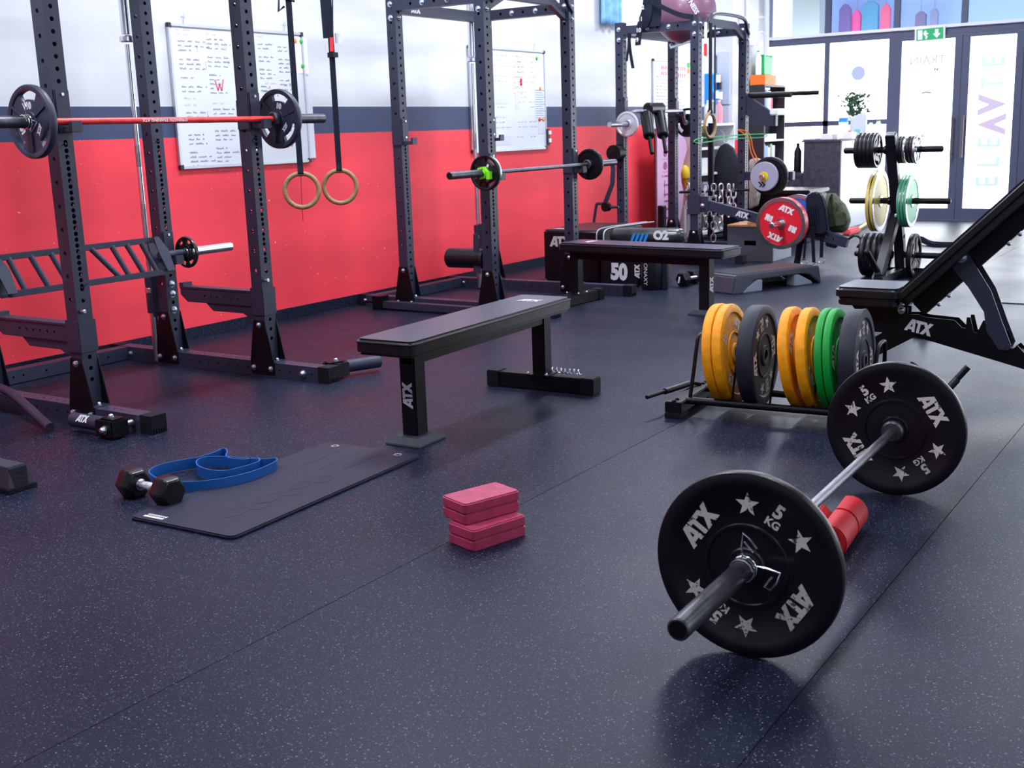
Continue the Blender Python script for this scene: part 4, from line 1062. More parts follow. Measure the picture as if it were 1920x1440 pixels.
for sg in (-1, 1):
    m = MB(); m.lathe([(.0145, 0), (.021, .002), (.021, .010), (.0145, .012)], (0, sg*.048, .0502), (0, sg, 0), 20); m.build('handle_collar', chrome, t, world=False)
# blue loop band standing on its edge
PX = [(282, 905), (298, 894), (335, 885), (374, 878), (405, 868), (421, 861), (428, 866), (426, 876), (440, 881), (462, 882), (484, 879), (488, 885), (478, 890), (455, 897), (425, 904), (398, 903), (376, 896), (370, 887), (378, 880), (396, 877), (426, 877), (460, 880), (495, 882), (516, 880), (521, 884), (510, 891), (480, 904), (440, 915), (394, 923), (345, 926), (310, 923), (290, 915)]
bp_ = [on_z(u, v, .0) for u, v in PX]
bp_ = [Vector((p.x, p.y, .0245)) for p in bp_]
m = MB(); m.ribbon(smoothpath(bp_, 5, True), (0, 0, .042), .0045, closed=True)
tag(m.build('resistance_band', bandblue, None, loc=(bp_[0].x, bp_[0].y, 0), norm=True), 'wide blue latex resistance band looped on edge behind the mat', 'resistance band')
# foam blocks
def fblock(lab, c, rz, z, L=.212, W=.128, Hh=.0335):
    T = Matrix.Translation((c[0], c[1], 0)) @ Matrix.Rotation(rz, 4, 'Z')
    m = MB(); m.prism(rrect(L, W, .014), Matrix.Identity(4), 0, Hh); o = m.build('foam_block', pink, None, bevel=.0045, seg=3)
    T = T @ Matrix.Translation((0, 0, z)); o.matrix_world = T; WM[o] = T
    return tag(o, lab, 'foam block', 'magenta foam blocks stacked on the floor')
def q4(u, v, z): return on_z(u, v, z)
n_, r_, l_ = q4(893, 1035, 0), q4(990, 1003, 0), q4(838, 1018, 0)
ang = math.atan2((r_-n_).y, (r_-n_).x); cc = l_+(r_-l_)*.5
fblock('bottom magenta foam block of the stack, lying on the floor', (cc.x, cc.y), ang, 0)
fblock('second magenta foam block from the bottom of the stack', (cc.x, cc.y), ang, .0337)
n2, r2_, l2 = q4(880, 968, .068), q4(978, 942, .068), q4(826, 956, .068)
n2, r2_, l2 = q4(879, 985, .0675), q4(979, 957, .0675), q4(826, 968, .0675)
ang2 = math.atan2((r2_-n2).y, (r2_-n2).x); c2_ = l2+(r2_-l2)*.5
fblock('third magenta foam block of the stack, shifted to the left', (c2_.x, c2_.y), ang2, .0674)
fblock('top magenta foam block of the stack', (c2_.x, c2_.y), ang2, .1011)
# red split bar pad behind the near plate
t = thing('bar_pad', 'bright red foam barbell pad with a slit, lying behind the near plate', 'bar pad', (2.95, .93, 0))
a = on_z(1560, 1012, .045); b_ = on_z(1592, 968, .045)
dpd = (b_-a).normalized(); c0 = (a+b_)/2
m = MB(); P = []
for i in range(19):
    an = R_(115-16*i); P.append((.052*math.cos(an), .052*math.sin(an)))
for i in range(18, -1, -1):
    an = R_(115-16*i); P.append((.021*math.cos(an), .021*math.sin(an)))
Mp = frame((c0.x, c0.y, .052), Vector((dpd.y, -dpd.x, 0)), (0, 0, 1))
m.prism(P, Mp, -.14, -.002); m.build('pad_half', redfoam, t, bevel=.005); m = MB(); m.prism(P, Mp, .002, .16); m.build('pad_half', redfoam, t, bevel=.005)
m = MB(); e0 = on_z(1520, 1000, .06); e1 = on_z(1552, 958, .06)
m.beam(e0, e1, .05, .018, (.5, -.6, .6)); m.build('pad_flap', redfoam, t, bevel=.005)
# rubber foot block at the left edge
fx0, fy0 = 2.298, 3.728
t = thing('rubber_block', 'black tapered rubber block with embossed logo cut by the left picture edge', 'block', (fx0+.06, fy0+.12, 0))
m = MB(); m.box(fx0, fx0+.118, fy0, fy0+.30, 0, .018)
m.build('base_lip', caprub, t, bevel=.002)
m = MB()
vs = [(fx0+.004, fy0+.004, .018), (fx0+.114, fy0+.004, .018), (fx0+.114, fy0+.296, .018), (fx0+.004, fy0+.296, .018), (fx0+.022, fy0+.022, .095), (fx0+.092, fy0+.022, .095), (fx0+.092, fy0+.278, .095), (fx0+.022, fy0+.278, .095)]
m.add(vs, [(3, 2, 1, 0), (4, 5, 6, 7)]+[(i, (i+1) % 4, 4+(i+1) % 4, 4+i) for i in range(4)]); o = m.build('body', greyrubber, t, bevel=.002)
fM = frame((fx0+.059, fy0+.0122, .055), (1, 0, 0), Vector((0, .018, .077)))
m = MB(); m.prism([(-.036, .032), (.036, .032), (.026, -.034), (-.026, -.034)], fM, .0, .0012); q = m.build('recessed_panel', caprub, o)
m = MB(); logo(m, frame((fx0+.059, fy0+.0122+.0045, .055+.019), (1, 0, 0), Vector((0, .018, .077))), .014, 1.1, .002); m.build('logo', deepblack, o)
# bent handle tube in front of the first rack
t = tag(MB().tube(smoothpath([(2.945, 4.40, .024), (2.985, 4.55, .055), (3.03, 4.75, .105), (3.055, 4.88, .125), (3.06, 5.0, .12), (3.06, 5.3, .05), (3.06, 5.6, .024)], 6), .021, 14).build('bent_handle_tube', steelblack, None, loc=(2.945, 4.4, 0)), 'black bent steel tube lying in front of the far left rack', 'handle')
def landmine(lab, x, y, sx, yt, right=False):
    """swivel with a sleeve tube; x,y pivot"""
    t = thing('landmine_swivel', lab, 'landmine', (x, y, 0))
    m = MB(); m.box(x-.045, x+.045, y-.055, y+.055, .010, .082); m.build('swivel_block', deepblack, t, bevel=.004)
    d = Vector(yt).normalized()
    p0 = Vector((x, y, .052))+d*.055; p1 = p0+d*.20
    m = MB(); m.cyl(p0, p1, .033, n=24, bev=.004); o = m.build('sleeve_tube', steelblack, t)
    if not right:
        sidev = Vector((-1, 0, 0)); ymid = (p0+p1)/2
        m = MB()
        nv = Vector((-.8, 0, .6)); xd = Vector((0, -1, 0)); logo(m, frame(ymid+nv*.0332, xd, nv.cross(xd)), .034, .9); m.build('logo', whiteprint, o)
    m = MB(); m.prism([(-.05, -.03), (.03, -.03), (.05, 0), (.03, .03), (-.05, .03)], frame((x, y, .083), d, Vector((-d.y, d.x, 0))), 0, .006); m.build('fork_plate', deepblack, t)
    m = MB(); bolt(m, (x, y, .089), (0, 0, 1), .011); m.build('bolt', zinc, t)
    m = MB(); bolt(m, (x-.046, y-.01, .045), (-1, 0, 0), .015, .02); m.build('bolt', zinc, t)
    m = MB(); m.cyl((x+(.045 if sx > 0 else -.045), y-.01, .045), (x+sx*.098, y-.01, .045), .014, n=14); m.build('axle', steel, t)
    return t
landmine('black landmine swivel with printed logo bolted to the far left rack foot', 3.022, 4.075, 1, (-.02, 1, 0))
landmine('black landmine swivel with tube pointing right at the second foot of the far left rack', 4.385, 4.02, -1, (1, -.42, 0), True)
m = MB(); bolt(m, (4.285-HS-.001, 4.12, .04), (-1, 0, 0), .016, .02); m.build('bolt', zinc, rack1)
t = thing('loose_arm', 'black steel arm with a small knob lying on the floor before the middle rack', 'arm', (6.36, 5.0, 0))
m = MB(); m.box(6.33, 6.395, 4.45, 5.32, .012, .062); m.build('arm_tube', steelblack, t, bevel=.004)
m = MB(); m.box(6.315, 6.41, 5.32, 5.40, 0, .10); m.cyl((6.36, 5.40, .05), (6.36, 5.50, .05), .010, n=12); m.build('bracket', deepblack, t, bevel=.003)

# ================================================================== whiteboards on the left wall
def scribble(mb, M, x, y, w_, h=.012, seedv=0, th=.0027):
    """one line of handwriting: words of small jagged strokes"""
    rnd = random.Random(seedv); cx = x
    while cx < x+w_:
        wl = min(rnd.uniform(.03, .07), x+w_-cx+.01); n = max(3, int(wl/.006)); pts = []
        for i in range(n): pts.append((cx+wl*i/n, y+(h if i % 2 else 0)*rnd.uniform(.4, 1.0)))
        for (a, b) in zip(pts, pts[1:]):
            d = Vector((b[0]-a[0], b[1]-a[1])); q = Vector((-d.y, d.x)).normalized()*th/2
            mb.add([M @ Vector((a[0]-q.x, a[1]-q.y, .0008)), M @ Vector((b[0]-q.x, b[1]-q.y, .0008)), M @ Vector((b[0]+q.x, b[1]+q.y, .0008)), M @ Vector((a[0]+q.x, a[1]+q.y, .0008))], [(0, 1, 2, 3)])
        cx += wl+rnd.uniform(.012, .02)
def board(label, x0, x1, z0, z1):
    t = thing('whiteboard', label, 'whiteboard', (x0, YW-.012, z0))
    m = MB(); m.box(x0+.01, x1-.01, YW-.013, YW-.002, z0+.01, z1-.01); sheet = m.build('writing_surface', boardwhite, t)
    for (a, b, c, d) in ((x0, x1, z1-.018, z1), (x0, x1, z0, z0+.018)):
        m = MB(); m.box(a+.02, b-.02, YW-.022, YW-.001, c, d); m.build('frame_rail', alu, t, bevel=.002)
    for (a, b) in ((x0, x0+.018), (x1-.018, x1)):
        m = MB(); m.box(a, b, YW-.022, YW-.001, z0+.02, z1-.02); m.build('frame_rail', alu, t, bevel=.002)
    for a in (x0-.002, x1-.028):
        for c in (z0-.002, z1-.028):
            m = MB(); m.box(a, a+.03, YW-.024, YW-.001, c, c+.03); m.build('corner_cap', cornerblk, t, bevel=.003)
    for a in (x0+.14, x1-.16):
        m = MB(); m.tube([(a, YW-.006, z1), (a, YW-.006, z1+.03), (a+.012, YW-.008, z1+.045), (a, YW-.01, z1+.06), (a-.012, YW-.008, z1+.045)], .0025, 6); m.build('wall_hook', alu, t)
    return t, sheet, frame((x0, YW-.0132, z0), (1, 0, 0), (0, 0, 1))
def magnet(x, z, c, t, y=YW-.013, r=.016):
    m = MB(); m.lathe([(1e-5, 0), (r, 0), (r, .006), (r*.7, .009), (1e-5, .010)], (x, y, z), (0, -1, 0), 16, closed=False); m.build('magnet', c, t)
def sheetp(t, x0, x1, z0, z1, y=YW-.0145, name='paper_sheet', mt=None, lines=0):
    m = MB(); m.box(x0, x1, y-.0004, y+.0006, z0, z1); o = m.build(name, mt or paper, t)
    if lines:
        q = MB(); M = frame((x0, y-.0004, z0), (1, 0, 0), (0, 0, 1))
        for i in range(lines): q.flat([(.01, .02+i*(z1-z0-.03)/lines), ((x1-x0)-.015-.02*(i % 3), .02+i*(z1-z0-.03)/lines), ((x1-x0)-.015-.02*(i % 3), .024+i*(z1-z0-.03)/lines), (.01, .024+i*(z1-z0-.03)/lines)], Matrix.Translation((0, -.0004, 0)) @ M)
        tag(q.build('printed_lines', inkblk, o, norm=False), kind='stuff')
    return o
t1, s1, M_ = board('large whiteboard with columns of handwriting behind the far left rack', 4.895, 6.062, 1.063, 1.93)
m = MB(); k = 0
for (cx, top, lines) in ((.07, .76, (.22, .25, .10, 0, .16, .19, .20, 0, .10, 0, .20, .15)), (.30, .78, (.16, .20, .15, 0, .18, .20, .16, 0, .09, .08, .09, .05, .14)), (.52, .77, (.12, .16, .14, 0, .16, .14, .15, 0, .12, .14, .13, .09)),
                        (.74, .77, (.14, .12, 0, .13, .10, 0, .12, .14, .12, 0, .08, .11)), (.92, .76, (.13, .10, 0, .13, .12, .11, .12, 0, .12, .11)),
                        (.09, .335, (.16, .18, 0, 0, 0, .12, .12, .14, 0, .08, .17, .20, .11)), (.31, .355, (.18, .20, .17, 0, 0, .19, .17, .14, 0, .09, .22, .12, .11, .10, .11)), (.54, .35, (.14, .15, 0, 0, 0, .14, .12, 0, .13, .12)),
                        (.76, .47, (.15, .13, 0, .12, .10, 0, .10)), (.96, .51, (.12, .14, 0, .13, .12, .13, 0, .12, .13, .11, .12, .10))):
    for i, L in enumerate(lines):
        if L: scribble(m, M_, cx, top-i*.027, L, .013, k); k += 1
for (x, y, h) in ((.22, .70, .05), (.28, .60, .05), (.46, .72, .03), (.47, .63, .03), (.26, .30, .05)):
    m.flat([(x, y), (x+.002, y), (x+.002, y+h), (x, y+h)], Matrix.Translation((0, -.0008, 0)) @ M_)
tag(m.build('handwriting', inkblk, s1, norm=False), kind='stuff')
m = MB()
for (x, y, L) in ((.07, .80, .09), (.06, .825, .11), (.30, .81, .08), (.52, .81, .05), (.74, .82, .05), (.08, .38, .10), (.08, .42, .09), (.31, .39, .09), (.78, .52, .10), (.79, .49, .06), (.97, .54, .06)):
    scribble(m, M_, x, y, L, .014, k, .002); k += 1
tag(m.build('handwriting', mat('marker_ink_pale_red', (.75, .35, .42), .6), s1, norm=False), kind='stuff')
m = MB()
def stroke(m, a, b, th=.010):
    d = Vector((b[0]-a[0], b[1]-a[1])); q = Vector((-d.y, d.x)).normalized()*th/2
    m.add([M_ @ Vector((a[0]-q.x, a[1]-q.y, .001)), M_ @ Vector((b[0]-q.x, b[1]-q.y, .001)), M_ @ Vector((b[0]+q.x, b[1]+q.y, .001)), M_ @ Vector((a[0]+q.x, a[1]+q.y, .001))], [(0, 1, 2, 3)])
for a, b in (((.345, .54), (.365, .475)), ((.365, .475), (.38, .515)), ((.38, .515), (.395, .475)), ((.395, .475), (.415, .545)), ((.99, .11), (1.02, .19)), ((1.02, .19), (1.04, .11)), ((1.0, .14), (1.035, .14))): stroke(m, a, b)
m.build('red_letters', inkred, s1, norm=False)
sheetp(t1, 5.92, 6.10, 1.66, 1.90, mt=mat('paper_bright', (.84, .85, .92), .7)); sheetp(t1, 5.93, 6.115, 1.09, 1.64, lines=0)
magnet(5.985, 1.873, inkora, t1); magnet(6.045, 1.872, inkgrn, t1); magnet(6.045, 1.71, inkgrn, t1)
t2, s2_, M_ = board('whiteboard with pinned sheets and red magnets behind the middle rack', 8.015, 9.205, 1.062, 1.93)
m = MB()
for i in range(17):
    for (cx, L) in ((.30, .30), (.72, .16), (.93, .13)):
        if random.random() < .75: scribble(m, M_, cx+random.uniform(-.02, .02), .80-i*.043, L*random.uniform(.6, 1.1), .012, k, .0025); k += 1
tag(m.build('handwriting', mat('marker_ink_grey', (.30, .30, .36), .6), s2_, norm=False), kind='stuff')
m = MB()
for i in range(8): scribble(m, M_, .66, .80-i*.045, .14, .014, k, .003); k += 1
tag(m.build('handwriting', mat('marker_ink_pale_red', (.75, .35, .42), .6), s2_, norm=False), kind='stuff')
for (a, b, c, d) in ((.08, .17, .50, .82), (.33, .60, .40, .57), (.34, .60, .05, .13), (.68, .75, .35, .50)): sheetp(t2, 8.015+a, 8.015+b, 1.062+c, 1.062+d)
sheetp(t2, 9.02, 9.205, 1.32, 1.61, lines=13, mt=mat('printed_sheet', (.66, .72, .84), .7)); sheetp(t2, 9.07, 9.20, 1.20, 1.33)
for (a, b, c) in ((9.115, 1.60, inkora), (9.09, 1.325, magred), (9.155, 1.325, inkora), (8.80, 1.665, magred), (8.80, 1.635, magred), (9.07, 1.86, inkgrn)): magnet(a, b, c, t2)
m = MB(); m.box(9.19, 9.235, YW-.035, YW-.014, 1.09, 1.24); m.build('eraser_holder', cornerblk, t2, bevel=.002)
for z in (1.12, 1.19):
    m = MB(); m.box(9.205, 9.245, YW-.045, YW-.035, z, z+.035); m.build('white_magnet', whitep, t2, bevel=.002)
t3, s3, M_ = board('whiteboard with red headings behind the rack nearest the glass doors', 11.39, 12.35, 1.15, 1.935)
m = MB()
for i in range(16): scribble(m, M_, .08, .60-i*.034, .30 if i % 5 else .2, .012, k, .004); scribble(m, M_, .50, .60-i*.034, .30, .012, k+500, .004); k += 1
tag(m.build('handwriting', inkblk, s3, norm=False), kind='stuff')
m = MB()
for (x, y) in ((.20, .70), (.20, .64), (.62, .70), (.62, .63)):
    m = MB()
    for j in range(4): m.prism([(x+j*.05, y-.02), (x+.028+j*.05, y-.02), (x+.034+j*.05, y+.02), (x+.006+j*.05, y+.02)], M_, .0005, .001)
    tag(m.build('red_heading', inkred, s3), kind='stuff')
magnet(11.62, 1.24, magred, t3); magnet(12.28, 1.89, inkgrn, t3, r=.03); magnet(12.28, 1.83, inkora, t3, r=.03); sheetp(t3, 11.40, 11.75, 1.155, 1.30)
# light blue cloth hanging high on the wall, dark flag strip above the middle rack
t = thing('hanging_towel', 'light blue cloth hanging high on the white wall right of the middle rack', 'towel', (10.42, YW-.03, 2.2))
m = MB(); vs = []; n = 26; mm = 10
for j in range(mm+1):
    for i in range(n+1):
        u = i/n; v = j/mm
        vs.append((10.215+.42*u, YW-.045-.022*math.sin(u*19+.5*v), 2.215+.012*math.sin(u*25)+v*.62))
for j in range(mm):
    for i in range(n): a = j*(n+1)+i; m_f = (a, a+1, a+n+2, a+n+1); m.f.append(m_f); m.s.append(True); m.m.append(0)
m.v = [tuple(v) for v in vs]; o = m.build('cloth', lightblue, t, norm=False)
sm_ = o.modifiers.new('thick', 'SOLIDIFY'); sm_.thickness = .006
m = MB(); m.cyl((10.15, YW-.05, 2.84), (10.70, YW-.05, 2.84), .012, n=10); m.cyl((10.2, YW, 2.84), (10.2, YW-.05, 2.84), .008, n=8); m.build('rail', steel, t)
t = thing('wall_banner', 'dark blue banner with a red stripe high on the wall behind the middle rack', 'banner', (7.5, YW-.01, 2.15))
a = on_y(775, 9, YW-.01); b = on_y(812, 9, YW-.01)
m = MB(); m.box(a.x, b.x, YW-.012, YW-.004, 2.165, 3.0); m.build('banner_cloth', mat('navy_cloth', (.02, .025, .07), .8), t)
c = on_y(818, 9, YW-.01); m = MB(); m.box(b.x, c.x, YW-.012, YW-.004, 2.155, 3.0); m.build('red_stripe', magred, t)

# ================================================================== gymnastic rings
def ring_set(label, u, v, x, ztop, u2, r=.118, rt=.0145, strap2=None, facing=None, tilt=0):
    c = on_x(u, v, x)
    t = thing('gymnastic_ring', label, 'ring', tuple(c))
    d = facing or (Vector((c.x, c.y, 0)).normalized())
    sdv = Vector((0, 0, 1)).cross(d)
    m = MB(); m.tube([c+sdv*(r-rt)*math.cos(2*PI*i/40)+Vector((0, 0, 1))*(r-rt)*math.sin(2*PI*i/40) for i in range(40)], rt, 12, closed=True)
    m.build('wooden_ring', wood, t)
    top = on_x(u2, 0, x); 
    pt = c+Vector((0, 0, r-rt-.016)); pe = Vector((top.x, top.y, top.z)) if ztop is None else Vector((c.x, c.y, ztop))
    W = sdv*.036
    m = MB(); m.ribbon([pt-d*.002, pt+Vector((0, 0, .02))-d*(rt+.004), pt+Vector((0, 0, .06))-d*.01, pe-d*.008], W, .003); m.ribbon([pt+Vector((0, 0, .0))-d*.0, pt+Vector((0, 0, .02))+d*(rt+.004), pt+Vector((0, 0, .06))+d*.004, pe+d*.002], W, .003)
    m.build('strap', webbing, t)
    return t, c, d, sdv, pe
tr1, c1_, d_, s_, pe = ring_set('wooden ring hanging left, in front of the red wall between two racks', 566, 357, 5.31, 2.75, 540)
m = MB(); m.ribbon([c1_+Vector((0, 0, .1)), c1_+Vector((0, 0, -.03))+s_*.004, c1_+Vector((0, 0, -.19))+s_*.006], s_*.003, .002); m.build('loose_thread', webbing, tr1)
tr2, c2r, d_, s_, pe = ring_set('wooden ring hanging right of its twin before the red wall', 638, 350, 5.65, 2.75, 622)
zt_ = 1.83
for i, (a, b_, t_) in enumerate(((-.012, -.06, .008), (.030, .045, .036))):
    m = MB(); m.ribbon([c2r+s_*a+Vector((0, 0, zt_-c2r.z))-d_*.02, c2r+s_*b_+Vector((0, 0, 2.7-c2r.z))-d_*.02], s_*t_, .003); m.build('strap_tail', webbing, tr2)
m = MB(); q = c2r+Vector((0, 0, 1.735-c2r.z)); m.box(q.x-.02, q.x+.025, q.y-.03, q.y+.02, 1.715, 1.745); m.build('strap_keeper', deepblack, tr2)
m = MB(); m.ribbon([q+Vector((0, 0, .015))-d_*.022, q+Vector((0, 0, .10))-d_*.022-s_*.004], s_*.022, .003); m.build('red_tab', magred, tr2)
m = MB(); m.box(q.x+.005, q.x+.028, q.y-.055, q.y-.03, 1.80, 1.86); m.build('cam_buckle', chrome, tr2)
m = MB(); a = on_x(533, 12, 5.28); m.tube([a, a+Vector((-.03, .02, -.03)), a+Vector((-.02, .02, .05)), a+Vector((.05, -.04, .03))], .008, 6); m.build('cam_buckle', deepblack, tr1)

# ================================================================== equipment around the rack nearest the doors
# squat pad roller on the middle rack
t = thing('pad_roller', 'padded black roller sticking out of the middle rack upright', 'roller', (6.45, 4.6, .37))
m = MB(); m.cyl((6.5, 4.52, .378), (6.5, 4.83, .374), .068, n=28, bev=.010); m.build('foam_roll', vinyldark, t)
m = MB(); m.cyl((6.5, 4.80, .374), (6.5, 4.855, .374), .015, n=16); m.build('axle', chrome, t)
m = MB(); m.prism([(-.03, -.10), (.03, -.10), (.018, .17), (-.018, .17)], frame((6.455, 4.56, .38), (0, 1, 0), (0, 0, 1)), -.004, .004); m.build('mount_plate', steelblack, t)
# belt squat style bracket at the far side of the middle rack
t = thing('hinged_arm', 'bent black lever arm with round pivot beside the end rack', 'arm', (9.66, 4.95, .9))
X_ = 9.60
def pX(u, v, x=X_): return on_x(u, v, x)
m = MB(); m.tube([pX(1138, 302), pX(1148, 302), pX(1150, 318), pX(1148, 345), pX(1134, 383)], .028, 4); m.build('lever', steelblack, t)
m = MB(); m.cyl(pX(1151, 287)-Vector((.012, 0, 0)), pX(1151, 287)+Vector((.10, 0, 0)), .075, n=12); bolt(m, pX(1148, 285)-Vector((.012, 0, 0)), (-1, 0, 0), .012); m.build('pivot_plate', deepblack, t)
m = MB(); c = pX(1137, 388); m.cyl(c-Vector((.03, 0, 0)), c+Vector((.03, 0, 0)), .042, n=14); m.build('clamp', deepblack, t)
m = MB(); m.tube(smoothpath([pX(1137, 382), pX(1122, 382), pX(1118, 386), pX(1113, 420)], 4), .014, 8); m.build('handle_tube', steelblack, t)
m = MB(); m.cyl(pX(1140, 389), pX(1160, 388), .013, n=10); m.build('handle_tube', steelblack, t)
# safety squat bar on the rear hooks
t = thing('safety_squat_bar', 'safety squat bar with black pads racked on the end rack', 'barbell', (10.2, 5.08, 1.38))
yb = 5.085
m = MB(); m.cyl((9.80, yb, 1.375), (10.86, yb, 1.375), .017, n=16); m.build('shaft', steel, t)
for sx, xa in ((-1, 9.80), (1, 10.86)):
    m = MB(); m.tube([(xa, yb, 1.375), (xa+sx*.02, yb, 1.36), (xa+sx*.05, yb-.01, 1.27), (xa+sx*.07, yb-.01, 1.26)], .017, 10); m.build('cranked_neck', steel, t)
    m = MB(); m.cyl((xa+sx*.07, yb-.01, 1.26), (xa+sx*.47, yb-.01, 1.26), .0245, n=18); m.build('sleeve', steel, t)
m = MB(); m.cyl((10.10, yb, 1.40), (10.40, yb, 1.40), .055, n=20, bev=.012); m.build('neck_pad', vinyldark, t)
for x in (10.02, 10.31):
    a = Vector((x, yb-.02, 1.37)); b_ = Vector((x-.24, yb-.20, 1.03)); dv = (b_-a)
    m = MB(); m.cyl(a+dv*.05, a+dv*.68, .055, n=18, bev=.01); m.build('arm_pad', vinyldark, t)
    m = MB(); m.cyl(a, a+dv*1.12, .019, n=12); m.build('handle', deepblack, t)
cp_ = bumper('s', mat('silver_plate', (.55, .56, .62), .4, .6), .115, .022); place(cp_, 9.665, yb-.01, 1.26, 0, 0, 'small silver plate on the near sleeve of the safety squat bar')
gq = gripplate(rubber, .145, .028, None); place(gq, 10.99, yb-.01, 1.26, 0, 0, 'black grip plate on the far sleeve of the safety squat bar')
# mauve ball on top
t = thing('exercise_ball', 'mauve exercise ball resting between the top beams of the end rack', 'ball', (10.28, 4.78, 1.98))
m = MB(); n = 40; R = .29
m.lathe([(max(1e-5, R*math.sin(PI*i/n)), -R*math.cos(PI*i/n)) for i in range(n+1)], (10.28, 4.78, 2.27), (0, 0, 1), 48, closed=False)
o = m.build('ball_skin', mauve, t)
m = MB(); dn = (CP-Vector((10.28, 4.78, 2.27))).normalized(); nn = (dn+Vector((0, -.25, .25))).normalized(); xd = Vector((0, 0, 1)).cross(nn).normalized()
text(m, 'FITNESS', .06, frame(Vector((10.28, 4.78, 2.27))+nn*R, (xd*.5-Vector((0, 0, .85))), nn.cross((xd*.5-Vector((0, 0, .85))).normalized())), .002, .004)
m.build('lettering', whiteprint, o, norm=False)
m = MB(); m.cyl((9.9, 4.5, 1.985), (10.7, 5.12, 1.985), .014, n=10); m.build('support_rod', steel, rack3)
# numbered bands hung over the top beam
def hang(label, P, wv, c=webbing, t=.004, name='strap_band', w_=None):
    return tag(MB().ribbon(P, wv, t).build(name, c, None, loc=tuple(P[-1])), label, 'strap')
def H3(u, v, x): return on_x(u, v, x)
t = thing('numbered_strap', 'broad black strap with white numbers draped over the end rack top beam', 'strap', tuple(H3(1200, 80, 9.66)))
m = MB(); P = [H3(1215, -20, 9.66), H3(1208, 20, 9.66), H3(1200, 45, 9.65), H3(1196, 85, 9.65)]; m.ribbon(P, (0, .055, 0), .006); m.build('webbing', webbing, t)
m = MB()
for (u, v, s) in ((1203, 14, '12'), (1200, 36, '11'), (1197, 57, '10'), (1195, 75, '9')): text(m, s, .05, frame(H3(u, v, 9.64), (0, -1, 0), (0, 0, 1)), .002, .0)
m.build('numbers', whiteprint, t, norm=False)
hang('black strap beside the numbered one on the end rack', smoothpath([H3(1213, -20, 9.70), H3(1216, 20, 9.65), H3(1210, 45, 9.65), H3(1203, 56, 9.66)], 4), (0, .07, 0))
hang('dark wide cloth strap hanging behind the numbered strap', smoothpath([H3(1225, -20, 9.72), H3(1228, 20, 9.70), H3(1225, 50, 9.67)], 4), (0, .13, 0))
hang('black strap slanting over the mauve ball', smoothpath([H3(1218, 0, 9.66), H3(1245, 15, 9.66), H3(1275, 28, 9.66), H3(1300, 32, 9.70)], 5), (0, 0, .045))
hang('thin black strap with tails hanging at the rear upright of the end rack', smoothpath([H3(1181, 62, 9.66), H3(1180, 80, 9.66), H3(1183, 105, 9.66), H3(1187, 128, 9.66)], 4), (0, .03, 0))
hang('second thin black strap tail hanging at the rear upright of the end rack', smoothpath([H3(1179, 62, 9.67), H3(1178, 90, 9.67), H3(1175, 115, 9.67)], 4), (0, .022, 0))
# ring with strap at the front upright of the end rack
tr3, c3r, d3, s3_, pe = ring_set('wooden ring seen nearly edge on at the front upright of the end rack', 1331, 235, 9.74, 2.10, 1331, r=.118, rt=.015, facing=Vector((.05, 1, 0)).normalized())
m = MB(); m.ribbon([c3r+Vector((.0, -.045, .10)), c3r+Vector((.0, -.045, .85))], (.03, -.0, 0), .004); m.build('strap_tail', webbing, tr3)
m = MB(); m.ribbon([c3r+Vector((-.03, .03, .45)), c3r+Vector((-.03, .03, .88))], (.01, -.022, 0), .004); m.build('white_tail', whiteweb, tr3)
m = MB(); m.ribbon([c3r+Vector((-.035, .03, .60)), c3r+Vector((-.035, .03, .70))], (.01, -.024, 0), .005); m.build('red_tab', magred, tr3)
# dip handles on the far front upright
t = thing('dip_handles', 'pair of black dip handles pointing right from the far upright of the end rack', 'handle', (10.84, 4.3, 1.4))
m = MB(); m.cyl((10.84, 4.37, 1.49), (10.62, 3.86, 1.475), .022, n=16, bev=.004); m.cyl((10.84, 4.37, 1.50), (11.15, 3.78, 1.50), .022, n=16, bev=.004)
o = m.build('handle_tube', deepblack, t); 
m = MB(); m.prism([(0, 0), (.30, -.20), (.30, -.30), (.12, -.30), (0, -.18)], frame((10.84, 4.38, 1.50), (0, -1, 0), (0, 0, 1)), -.03, .03); m.build('bracket', steelblack, t)
m = MB(); m.box(10.70, 10.95, 4.02, 4.10, 1.30, 1.36); m.build('white_stop', whitep, t, bevel=.01)
# lever arm with red and blue plates
t = thing('lever_arm', 'black perforated lever arm with logo reaching from the end rack towards the right', 'arm', (R3[0], 4.3, .5))
e0, e1 = Vector((9.74, 4.33, .531)), Vector((9.74, 3.02, .215))
da3 = (e1-e0).normalized(); nz3 = Vector((0, -da3.z, da3.y)); nz3 = nz3 if nz3.z > 0 else -nz3
L3 = (e1-e0).length
m = MB()
for sg in (-1, 1): m.holes(e0+Vector((sg*.03, 0, 0)), da3, nz3, .085, L3, inch(.45, L3-.05, .078), .012, nrm=(sg, 0, 0))
m.beam(e0+nz3*.042, e1+nz3*.042, .06, .001, tuple(nz3)); m.beam(e0-nz3*.042, e1-nz3*.042, .06, .001, tuple(nz3)); m.beam(e1-da3*.002, e1, .06, .085, tuple(nz3))
o = m.build('arm_tube', steelblack, t, norm=False)
m = MB(); logo(m, frame(e0+da3*.38+Vector((-.0305, 0, 0)), da3, nz3), .052, .95); m.build('logo', whiteprint, o)
m = MB(); m.box(9.685, 9.795, 4.355, 4.48, .44, .62); m.build('rack_bracket', steelblack, t, bevel=.003); m = MB(); bolt(m, (9.684, 4.33, .52), (-1, 0, 0), .018); m.build('bolt', zinc, t)
m = MB(); m.box(9.70, 9.78, 4.28, 4.36, .46, .60); m.build('hinge_block', steelblack, t)
cpl = e0+(e1-e0)*((4.33-3.535)/(4.33-3.02)); PY, PZ = 3.495, .395
